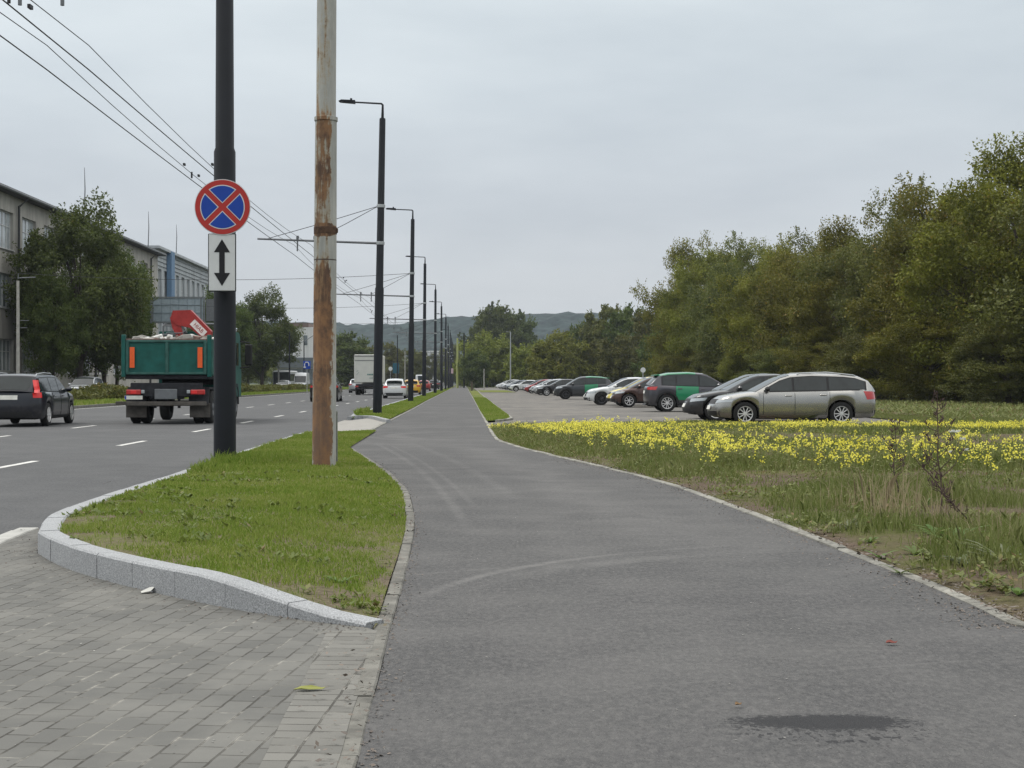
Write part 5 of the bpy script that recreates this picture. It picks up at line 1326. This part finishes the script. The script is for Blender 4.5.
# distant woodland belt
V = []; r = np.random.default_rng(9)
for k in range(420):
    x = r.uniform(-190, 330); y = r.uniform(560, 900) if x > -60 else r.uniform(380, 700); 
    if abs(x+8+K*y) < 22: continue
    h = r.uniform(9, 15)
    n_ = 130
    g = r.normal(size=(n_, 3)); g /= np.linalg.norm(g, axis=1)[:, None]; c = np.array([x, y, h*.5])+g*np.array([h*.38, h*.38, h*.5])*r.uniform(.6, 1, (n_, 1))
    a = r.normal(size=(n_, 3)); a /= np.linalg.norm(a, axis=1)[:, None]; b_ = np.cross(a, r.normal(size=(n_, 3))); b_ /= np.linalg.norm(b_, axis=1)[:, None]
    ls = r.uniform(.8, 1.7, (n_, 1))
    V.append(np.stack([c-a*ls, c-b_*ls*.7, c+a*ls, c+b_*ls*.7], 1).reshape(-1, 3))
tag(np_obj('woodland', np.concatenate(V), 4, LM_ol), None, kind='stuff')

# ================================================================ GRASS, FLOWERS, WEEDS
def grassmat(name, cols, trans=.3, sc=.6):
    m, t, b = nt(name); gi = t.nodes.new('ShaderNodeNewGeometry'); co = geo(t)
    rp_ = t.nodes.new('ShaderNodeValToRGB'); e = rp_.color_ramp.elements
    e[0].position = 0; e[0].color = (*cols[0], 1); e[1].position = 1; e[1].color = (*cols[-1], 1)
    for i, c in enumerate(cols[1:-1]): q = e.new((i+1)/(len(cols)-1)); q.color = (*c, 1)
    f_ = mth(t, 'ADD', mth(t, 'MULTIPLY', gi.outputs['Random Per Island'], .6), mth(t, 'MULTIPLY', mapr(t, noise_n(t, co, sc, 4, .6), .3, .7), .42))
    t.links.new(f_, rp_.inputs[0]); t.links.new(rp_.outputs[0], b.inputs['Base Color']); b.inputs['Roughness'].default_value = .6; b.inputs['Specular IOR Level'].default_value = .2
    tr = t.nodes.new('ShaderNodeBsdfTranslucent'); t.links.new(rp_.outputs[0], tr.inputs[0]); ms = t.nodes.new('ShaderNodeMixShader'); ms.inputs[0].default_value = trans
    t.links.new(b.outputs[0], ms.inputs[1]); t.links.new(tr.outputs[0], ms.inputs[2]); t.links.new(ms.outputs[0], [n for n in t.nodes if n.type == 'OUTPUT_MATERIAL'][0].inputs[0]); return m
GM1 = grassmat('lawn_blades', [(.095, .165, .018), (.16, .24, .032), (.24, .29, .06), (.33, .33, .13)])
GM2 = grassmat('meadow_blades', [(.09, .13, .03), (.145, .18, .045), (.20, .22, .08), (.29, .26, .14)])
GMd = grassmat('dry_blades', [(.30, .25, .15), (.38, .32, .20)])
def noise_arr(P, sc, off=0): return vnoise(P[:, 0]*sc+off, P[:, 1]*sc)
def blades(P, z, h, w_, lean=.45, seed=0):
    r = np.random.default_rng(seed); n = len(P)
    an = r.uniform(0, 2*math.pi, n); d = np.stack([np.cos(an), np.sin(an), np.zeros(n)], 1)
    side = r.uniform(-.35, .35, n); s = np.stack([np.cos(side), np.sin(side), np.zeros(n)], 1)   # mostly wide across the view
    b = np.stack([P[:, 0], P[:, 1], z-.01], 1); hh = (h*r.uniform(.5, 1.25, n))[:, None]
    ln = (lean*r.uniform(.1, 1, n))[:, None]
    mid = b+d*hh*ln*.35+np.array([0, 0, 1])*hh*.6; tip = b+d*hh*ln+np.array([0, 0, 1])*hh*(1-.25*ln)
    w2 = (w_*r.uniform(.6, 1.3, n))[:, None]
    return np.stack([b-s*w2, b+s*w2, mid+s*w2*.7, tip, mid-s*w2*.7], 1).reshape(-1, 3)
def scatter(poly, dens, ymin=-9, ymax=1e9, seed=0):
    r = np.random.default_rng(seed); A = np.array(poly); x0, y0 = A.min(0); x1, y1 = A.max(0); y0 = max(y0, ymin); y1 = min(y1, ymax)
    # only what the view cone (with a margin) can hold
    n = int((x1-x0)*(y1-y0)*dens); P = np.stack([r.uniform(x0, x1, n), r.uniform(y0, y1, n)], 1)
    P = P[(P[:, 0] > -.40*P[:, 1]-1.5) & (P[:, 0] < .40*P[:, 1]+1.5)]
    return P[inpoly(P, poly)]
# island lawn
P = scatter(island_poly, 3000, ymax=14, seed=1); P2 = scatter(island_poly, 1300, ymin=14, seed=2)
P = np.concatenate([P, P2])
de = dline(P, isl_in); dp = dline(P, kin[i0:])
nz = noise_arr(P, 1.1); nz2 = noise_arr(P, 3.5, 7)
bare = (de < .28+.35*nz2) & (nz > -.05) & (P[:, 1] < 13.5)
bare |= (np.hypot(P[:, 0]+1.05, P[:, 1]-8.15) < .28+.2*nz2) | (dp < .10+.13*nz2) & (P[:, 1] < 11) | (np.hypot((P[:, 0]+3.35)*1.2, P[:, 1]-11.4) < .32+.3*nz2)
keep = ~bare | (NR.random(len(P)) < .10); P = P[keep]; nz = nz[keep]; nz2 = nz2[keep]
zz = isl_za(P)
hgt = .045+.02*nz+.015*nz2
tallness = np.clip(1.15-dline(P, [G(165, 474), G(225, 463), G(262, 464)])/(.9+.5*nz2)+.5*nz, 0, 1)+.7*np.clip(1-dline(P, road_edge)/.4, 0, 1)
hgt = hgt*(1+2.3*np.clip(tallness, 0, 1)*(.5+.5*NR.random(len(P))))
Va = blades(P, zz, hgt, .0028+.0035*(P[:, 1] > 14), .8, 3)
Pv = scatter(verge2, 260, ymin=45, ymax=110, seed=4); Pe = scatter(verge2, 60, ymin=110, ymax=260, seed=5); Pv = np.concatenate([Pv, Pe])
hv = np.full(len(Pv), .10)+.05*noise_arr(Pv, .8); hv = np.where((Pv[:, 1] < 56) & (Pv[:, 0] < -5.3), hv*2.2, hv*.6)
Vb = blades(Pv, np.full(len(Pv), .05), hv, .02, .7, 6)
Pt = scatter(tv, 350, ymin=45, ymax=110, seed=7); Vc = blades(Pt, np.full(len(Pt), .03), np.full(len(Pt), .07), .014, .7, 8)
Pm = scatter([RD(-22.3, 40), RD(-18.2, 40), RD(-18.2, 300), RD(-22.3, 300)], 40, seed=9)
hm = np.full(len(Pm), .22)+.1*noise_arr(Pm, .4); Vd = blades(Pm, np.full(len(Pm), .06), hm, .035, .6, 10)
tag(np_obj('lawn_grass', np.concatenate([Va, Vb, Vc, Vd]), 5, GM1), None, kind='stuff')
# median tall herb growth (reads as one mass)
Ph = scatter([RD(-22.2, 60), RD(-20.6, 60), RD(-20.6, 230), RD(-22.2, 230)], 60, seed=21); Vh = []
r = np.random.default_rng(4)
for p in Ph:
    h = .95*(.7+.5*noise.noise(Vector((p[0]*.3, p[1]*.15, 1)))+.2*r.random())
    n_ = 7; c = np.stack([p[0]+r.normal(0, .12, n_), p[1]+r.normal(0, .12, n_), r.uniform(.05, h, n_)], 1)
    a = r.normal(size=(n_, 3)); a[:, 2] += .8; a /= np.linalg.norm(a, axis=1)[:, None]; b_ = np.cross(a, r.normal(size=(n_, 3))); b_ /= np.linalg.norm(b_, axis=1)[:, None]
    Vh.append(np.stack([c-a*.14, c-b_*.05, c+a*.14, c+b_*.05], 1).reshape(-1, 3))
tag(np_obj('roadside_herbs', np.concatenate(Vh), 4, LM_ol), None, kind='stuff')
# meadow grass
def mzz(P):
    return mza(P)
def y_dirt(P): return np.where(P[:, 0] < 7.4, 35-1.7*(P[:, 0]-3.7), 28.8+.3*(P[:, 0]-7.4))
def dirt_far(P): return np.exp(-((P[:, 1]-y_dirt(P)+1.2*vnoise(P[:, 0]*.5, P[:, 1]*.3))/2.5)**4)*(P[:, 0] > 2.3)
PM = [scatter(mead_poly, 1500, ymax=14, seed=31), scatter(mead_poly, 800, ymin=14, ymax=22, seed=32), scatter(mead_poly, 330, ymin=22, ymax=60, seed=33)]
PM = np.concatenate(PM); n1 = noise_arr(PM, .55); n2 = noise_arr(PM, 2.3, 5)
dpe = dline(PM, me_l)
pr_near = np.where((PM[:, 1] < 13.6+1.6*n1) & (PM[:, 0] > 1.9), .05+.45*(n1+n2*.8 > .32), 1.0)
pr_far = 1-.97*np.clip(dirt_far(PM)*1.7+n2*.3-.1, 0, 1)
pr_mid = np.where(PM[:, 1] < 24, np.clip(.55+1.3*n1+1.0*n2, .12, 1), 1)
keep = NR.random(len(PM)) < pr_near*pr_far*pr_mid
PM, n1, n2, dpe = PM[keep], n1[keep], n2[keep], dpe[keep]
hh = .12+.10*n1+.07*n2; band = np.clip(1-np.abs(PM[:, 1]-17)/6, 0, 1); hh = hh*(1+.7*band*np.clip((PM[:, 0]-4)/3, 0, 1))*np.clip(dpe/.5+.25, .25, 1); hh = np.where(PM[:, 1] > 30, np.clip(hh, .06, .22), hh); hh = np.where(PM[:, 1] > 43, .09, hh)
zz = mzz(PM)
Vg = blades(PM, zz, np.clip(hh, .03, .6), np.where(PM[:, 1] < 14, .0032, np.where(PM[:, 1] < 22, .0055, .010)), .9, 34)
tag(np_obj('meadow_grass', Vg, 5, GM2), None, kind='stuff')
# small broad-leaved herbs through meadow and lawn
def herbs(P, z, seed, nl, ln, hmax, wr_=.3):
    r = np.random.default_rng(seed); n = len(P); out = []
    for q in range(nl):
        an = r.uniform(0, 6.283, n); l = ln*r.uniform(.5, 1.3, n); el = r.uniform(.05, .9, n)
        d = np.stack([np.cos(an)*np.cos(el), np.sin(an)*np.cos(el), np.sin(el)], 1); s_ = np.stack([-np.sin(an), np.cos(an), np.zeros(n)], 1)
        hb = r.uniform(0, 1, n)*hmax
        b0 = np.stack([P[:, 0]+r.normal(0, ln*.25, n), P[:, 1]+r.normal(0, ln*.25, n), z+hb], 1); L_ = l[:, None]
        out.append(np.stack([b0, b0+d*L_*.55+s_*L_*wr_, b0+d*L_, b0+d*L_*.55-s_*L_*wr_], 1))
    return np.concatenate(out).reshape(-1, 3)
H0 = scatter([RD(14.2, 44), RD(46, 44), RD(36, 96), RD(16, 96)], 5, seed=50)
H1 = scatter(mead_poly, 26, ymax=16, seed=51); H2 = scatter(mead_poly, 16, ymin=16, ymax=42, seed=52)
na = noise_arr(H1, .9, 4); H1 = H1[na > -.15]
tag(np_obj('meadow_herbs', np.concatenate([herbs(H1, mzz(H1), 1, 9, .055, .08), herbs(H2, mzz(H2), 2, 9, .05, .12, .2), herbs(H0, np.where(H0[:, 1] < 60, .03, -.08), 4, 8, .16, .14, .14)]), 4, leafmat('herb_leaves', (.10, .14, .035), (.23, .28, .09), (.25, .17, .09), .10, .35, 1.2)), None, kind='stuff')
H3 = scatter(island_poly, 22, ymax=22, seed=53); H3 = H3[noise_arr(H3, 1.4, 3) > .05]
tag(np_obj('lawn_herbs', herbs(H3, isl_za(H3), 3, 7, .05, .02), 4, leafmat('lawn_herb_leaves', (.07, .12, .02), (.16, .21, .05), (.26, .2, .1), .08, .3, 1.2)), None, kind='stuff')
# crumbs of soil, grit and dead leaf along the hard edges
def crumbs(line, n, spread, size, seed, side, zb):
    r = np.random.default_rng(seed); A_ = np.array([p for p in line if 4 < p[1] < 24]); i = r.integers(0, len(A_)-1, n); t_ = r.random(n)[:, None]
    p = A_[i]*(1-t_)+A_[i+1]*t_; dv = A_[i+1]-A_[i]; dv /= np.linalg.norm(dv, axis=1)[:, None]+1e-9; nv = np.stack([dv[:, 1], -dv[:, 0]], 1)*side
    p = p+nv*np.abs(r.normal(0, spread, n))[:, None]; c = np.stack([p[:, 0], p[:, 1], np.full(n, zb)], 1)
    a = r.normal(size=(n, 3))*np.array([1, 1, .25]); a /= np.linalg.norm(a, axis=1)[:, None]; b_ = np.cross(a, np.array([0, 0, 1.])+r.normal(size=(n, 3))*.3); s_ = (size*r.uniform(.4, 1.6, n))[:, None]
    return np.stack([c-a*s_, c-b_*s_*.7, c+a*s_, c+b_*s_*.7], 1).reshape(-1, 3)
M_cr1 = leafmat('soil_crumbs', (.05, .042, .034), (.22, .19, .15), (.12, .11, .05), .05, .0, 2)
tag(np_obj('edge_crumbs', np.concatenate([crumbs(PATH_R, 2600, .16, .006, 61, -1, .004), crumbs(PATH_R, 1200, .10, .012, 62, 1, .03), crumbs(L1, 900, .05, .006, 63, 1, .004), crumbs(L1, 700, .10, .009, 64, -1, .022),
    crumbs(GR, 500, .12, .006, 65, -1, .008)]), 4, M_cr1), None, kind='stuff')
Pg = scatter(path_poly, 14, ymin=4, ymax=14, seed=66); Pq = scatter(pave_poly, 14, ymin=4, ymax=12, seed=67); n_ = len(Pg)+len(Pq); r = np.random.default_rng(3)
c = np.concatenate([np.column_stack([Pg, np.full(len(Pg), .003)]), np.column_stack([Pq, np.full(len(Pq), .007)])]); a = r.normal(size=(n_, 3))*np.array([1, 1, .3]); a /= np.linalg.norm(a, axis=1)[:, None]; b_ = np.cross(a, [0, 0, 1.]); s_ = r.uniform(.0015, .006, n_)[:, None]
tag(np_obj('path_grit', np.stack([c-a*s_, c-b_*s_, c+a*s_, c+b_*s_], 1).reshape(-1, 3), 4, leafmat('grit', (.05, .05, .05), (.4, .39, .36), (.1, .07, .05), .1, 0, 2)), None, kind='stuff')
# dry straw tufts
Vs = []
for (px, py, n_, h) in ((893, 520, 60, .45), (903, 525, 40, .4), (930, 530, 25, .35), (880, 500, 20, .4), (850, 512, 20, .35), (980, 545, 20, .3)):
    c = G(px, py); Q = np.stack([NR.normal(c[0], .16, n_), NR.normal(c[1], .3, n_)], 1); Vs.append(blades(Q, mzz(Q), np.full(n_, h), .0035, .8, int(px)))
tag(np_obj('dry_straw', np.concatenate(Vs), 5, GMd), None, kind='stuff')
# mustard
PF = np.concatenate([scatter(mead_poly, 40, ymin=13.5, ymax=24, seed=41), scatter(mead_poly, 60, ymin=24, ymax=43, seed=45), scatter([RD(5, 42.2), RD(16, 42.2), RD(26, 60), RD(14, 60)], 1.2, seed=42)])
n1 = noise_arr(PF, .4, 9); n2 = noise_arr(PF, 1.3, 2)
X_, Y_ = PF[:, 0], PF[:, 1]
yc_ = y_dirt(PF); dpf = dline(PF, me_l)
back_b = 1.0*(Y_ > yc_+1.8)*(Y_ < 40.6)*(X_ > 2.0)
front_b = np.exp(-((dpf-1.5)/1.5)**2)*np.clip((Y_-16.5)/3, 0, 1)*(X_ < 5.5)
mid_b = .8*np.exp(-((Y_-np.where(X_ < 6, 20.5, 18.5))/2.6)**2)*(X_ > 2.2)*(1-.45*(X_ > 5.5))
thin = .12*(Y_ > 15)
pr2 = np.maximum(np.clip(back_b+mid_b+thin, 0, 1)*np.clip(.24+1.5*n1+.9*n2, 0.0, .5), front_b*.8*np.clip(.5+.8*n2+.4*n1, .05, 1))*(1-np.clip(1.5*dirt_far(PF), 0, .985))*(Y_ < 40.6)*np.clip((dpf-.3)/.9, 0, 1)
PF = PF[NR.random(len(PF)) < pr2]
r = np.random.default_rng(12); VF = []; VS = []
zf_ = mzz(PF); far = PF[:, 1]
for (x, y), z0 in zip(PF, zf_):
    h = r.uniform(.05, .12) if y > 35 else (r.uniform(.14, .26) if y > 30 else r.uniform(.24, .42))
    for q in range(int(r.integers(1, 4))):
        tx_, ty_ = x+r.normal(0, .07), y+r.normal(0, .07); ht = h*r.uniform(.7, 1.05)
        w_ = .004
        VS.append([(x-w_, y, z0), (x+w_, y, z0), (tx_+w_*.6, ty_, z0+ht), (tx_-w_*.6, ty_, z0+ht)])
        for _ in range(3):
            zc = z0+ht*r.uniform(.2, .8); c = np.array([x+(tx_-x)*.5, y+(ty_-y)*.5, zc]); a = r.normal(size=3); a[2] *= .4; a = a/np.linalg.norm(a)*r.uniform(.03, .07); b_ = np.cross(a, [0, 0, 1])*.35
            VS.append([c, c+a*.5+b_, c+a, c+a*.5-b_])
        nf = int(r.integers(5, 10))
        for _ in range(nf):
            c = np.array([tx_, ty_, z0+ht])+r.normal(size=3)*np.array([.022, .022, .02]); a = r.normal(size=3); a[2] += .3; a = a/np.linalg.norm(a)*.013; b_ = np.cross(a, r.normal(size=3)); b_ = b_/np.linalg.norm(b_)*.013
            VF.append([c-a, c-b_, c+a, c+b_])
M_fl = leafmat('mustard_petals', (.62, .54, .05), (.82, .76, .16), (.8, .76, .3), .02, .35)
fl = np_obj('mustard_flowers', np.array(VF, dtype=np.float32).reshape(-1, 3), 4, M_fl); tag(fl, None, kind='stuff')
tag(np_obj('mustard_stems', np.array(VS, dtype=np.float32).reshape(-1, 3), 4, GM2), None, kind='stuff')
# broad-leaved seedlings on the bare soil and weeds
def leafy(name, x, y, z, n_, ln, wd, label, mtl, cat='weed', group='leafy weeds at the path edge', up=.6, seed=0):
    r = np.random.default_rng(seed); m = MB()
    for k in range(n_):
        an = r.uniform(0, 6.28); d = Vector((math.cos(an), math.sin(an), 0)); l = ln*r.uniform(.5, 1.1); s = Vector((-d.y, d.x, 0))
        u = up*r.uniform(.3, 1.2); pts = [Vector((x, y, z))+d*l*t_+Vector((0, 0, l*u*t_*(1.3-.7*t_))) for t_ in (0, .3, .6, .85, 1)]
        ws = [.15, .8, 1, .6, .02]
        m.grid([[tuple(p-s*wd*w2*.5), tuple(p+Vector((0, 0, -.06*wd))), tuple(p+s*wd*w2*.5)] for p, w2 in zip(pts, ws)])
    o = m.build(name, mtl, fix=False); return tag(o, label, cat, group)
LMw = leafmat('weed_leaves', (.06, .11, .02), (.12, .18, .045), (.2, .2, .06), .03, .3, 3)
LMg = leafmat('grey_weed_leaves', (.10, .13, .07), (.2, .23, .13), (.3, .3, .2), .03, .3, 3)
wd_ = [(952, 548, 16, .30, .05, LMw, 'bright green dock plant left of the dry weed stalk'), (935, 540, 12, .2, .04, LMw, 'smaller bright plant beside the dock'), (965, 570, 14, .16, .035, LMg, 'pale spreading weed on the bare soil'), (915, 558, 14, .15, .03, LMw, 'green weed in the middle of the bare soil'), (1005, 570, 22, .30, .02, LMg, 'grassy grey green clump at the right edge'), (900, 575, 10, .12, .02, LMw, 'tiny weed near the kerb below the clump'), (880, 560, 12, .13, .025, LMw, 'low weed close to the kerb'), (985, 590, 10, .1, .02, LMw, 'tiny green weed at the lower right soil'), (340, 590, 22, .12, .022, LMw, 'dark leafy weed in the lawn near the granite kerb'), (848, 532, 40, .22, .012, LMg, 'tuft of pale grass at the kerb edge'), (925, 512, 20, .3, .02, LMw, 'green clump below the straw'), (870, 545, 14, .14, .02, LMw, 'small weed between tuft and kerb'), (1018, 600, 12, .16, .03, LMw, 'weed at the lower right corner of the soil')]
for i, (px, py, n_, ln, w2, mm, lab) in enumerate(wd_):
    x, y = G(px, py); z = isl_z(x, y) if px < 500 else mz(x, y)
    leafy('weed', x, y, z, n_, ln, w2, lab, mm, seed=i)
# dead stalks
M_stalk = mat('dead_stalk', (.075, .05, .045), .9, 0, .3, 20)
def stalk(px, py, h, label, seed, lean=(0, 0), branches=14):
    x, y = G(px, py); z = mz(x, y); r = random.Random(seed); m = MB()
    top = Vector((x+lean[0], y+lean[1], z+h)); base = Vector((x, y, z)); mids = [base.lerp(top, k/6)+Vector((r.uniform(-.02, .02), 0, 0)) for k in range(7)]
    m.tube(mids, [.008, .007, .006, .006, .005, .004, .002], 5)
    for k in range(branches):
        s = .3+.66*k/branches; p = base.lerp(top, s); sg = r.choice((-1, 1)); l = h*r.uniform(.12, .34)*(1.1-s*.7)
        q = p+Vector((sg*l*r.uniform(.4, .8), r.uniform(-.4, .4)*l, l*r.uniform(.4, 1))); m.tube([p, p.lerp(q, .5)+Vector((sg*.02, 0, -.01)), q], [.004, .003, .0015], 4)
        for j in range(4):
            c = p.lerp(q, r.uniform(.4, 1)); m.tube([c, c+Vector((r.uniform(-.03, .03), r.uniform(-.02, .02), r.uniform(.01, .05)))], [.006, .002], 4)
    return tag(m.build('dry_weed', M_stalk), label, 'weed', 'dead weed stalks in the meadow')
stalk(941, 528, 1.08, 'tall dark dead weed stalk at the right of the meadow', 1, (-.02, .05), 20)
stalk(897, 505, .80, 'shorter dead weed stalk left of the tall one', 2, (-.03, 0), 16)
stalk(960, 520, .52, 'leaning dead stalk bent towards the left', 3, (-.40, .0), 9)
stalk(975, 535, .34, 'low leaning dead stalk right of the tall one', 5, (-.35, 0), 10)
# white flower
x, y = G(957, 512); z = mz(x, y); m = MB(); t_ = thing('white_flower', 'white umbel flower beside the tall dead stalk', 'flower', (x, y, z))
m.tube([(0, 0, 0), (.0, 0, .35), (-.02, 0, .68)], [.006, .005, .004], 5)
for dx_, dz_ in ((.05, .62), (.09, .52), (-.06, .50)): m.tube([(-.005, 0, .45), (dx_, 0, dz_)], .003, 4)
m.build('stem', GM2, t_)
m = MB(); r = random.Random(4)
for (cx_, cz_, rr) in ((-.02, .70, .055), (.05, .63, .025), (.09, .53, .018), (-.06, .51, .015)):
    for k in range(int(rr*900)):
        an = r.uniform(0, 6.28); q = rr*math.sqrt(r.random()); m.box((cx_+q*math.cos(an), q*math.sin(an), cz_+r.uniform(-.008, .01)), (.010, .010, .006))
m.build('umbel', mat('white_petals', (.62, .64, .60), .8), t_)
# litter
def litter(name, px, py, pts, h, mtl, label, rot=0):
    x, y = G(px, py); m = MB(); n = len(pts)
    vs = [(x+p[0]*math.cos(rot)-p[1]*math.sin(rot), y+p[0]*math.sin(rot)+p[1]*math.cos(rot), .009+p[2]) for p in pts]
    m.add(vs+[(v[0], v[1], v[2]+.0015) for v in vs], [list(range(n))[::-1], [n+i for i in range(n)]]+[(i, (i+1) % n, n+(i+1) % n, n+i) for i in range(n)])
    tag(m.build(name, mtl), label, name.replace('_', ' '))
leafp = [(-.06, 0, .004), (-.03, .018, .012), (.01, .02, .014), (.05, .008, .006), (.075, 0, .012), (.05, -.010, .004), (.0, -.02, .006), (-.03, -.016, .01)]
litter('fallen_leaf', 309, 692.5, leafp, 0, mat('leaf_yellowgreen', (.20, .21, .05), .7), 'yellow green leaf lying on the pavers', .15)
litter('fallen_leaf', 891, 645.5, [(p[0]*.42, p[1]*.9, p[2]*.9) for p in leafp], 0, mat('leaf_red', (.14, .03, .02), .7), 'small dark red leaf on the path asphalt', .1)
litter('fallen_leaf', 738, 708, [(p[0]*.22, p[1]*.5, p[2]*.8) for p in leafp], 0, mat('leaf_brown', (.15, .09, .04), .7), 'tiny brown leaf above the puddle', .5)
litter('paper_scrap', 147, 594, [(-.03, -.02, 0), (.02, -.025, .01), (.045, .03, .028), (.01, .05, .02), (-.035, .01, .004)], 0, mat('paper', (.5, .5, .47), .9), 'crumpled white paper scrap beside the granite kerb', .2)
litter('twig', 106, 486.5, [(-.12, .3, .0), (-.118, .31, .002), (.06, .0, .05), (.055, -.012, .05)], 0, M_stalk, 'thin dark twig lying over the granite kerb by the road', 0)
print('flowers', len(PF), 'meadow blades', len(PM), 'lawn', len(P))
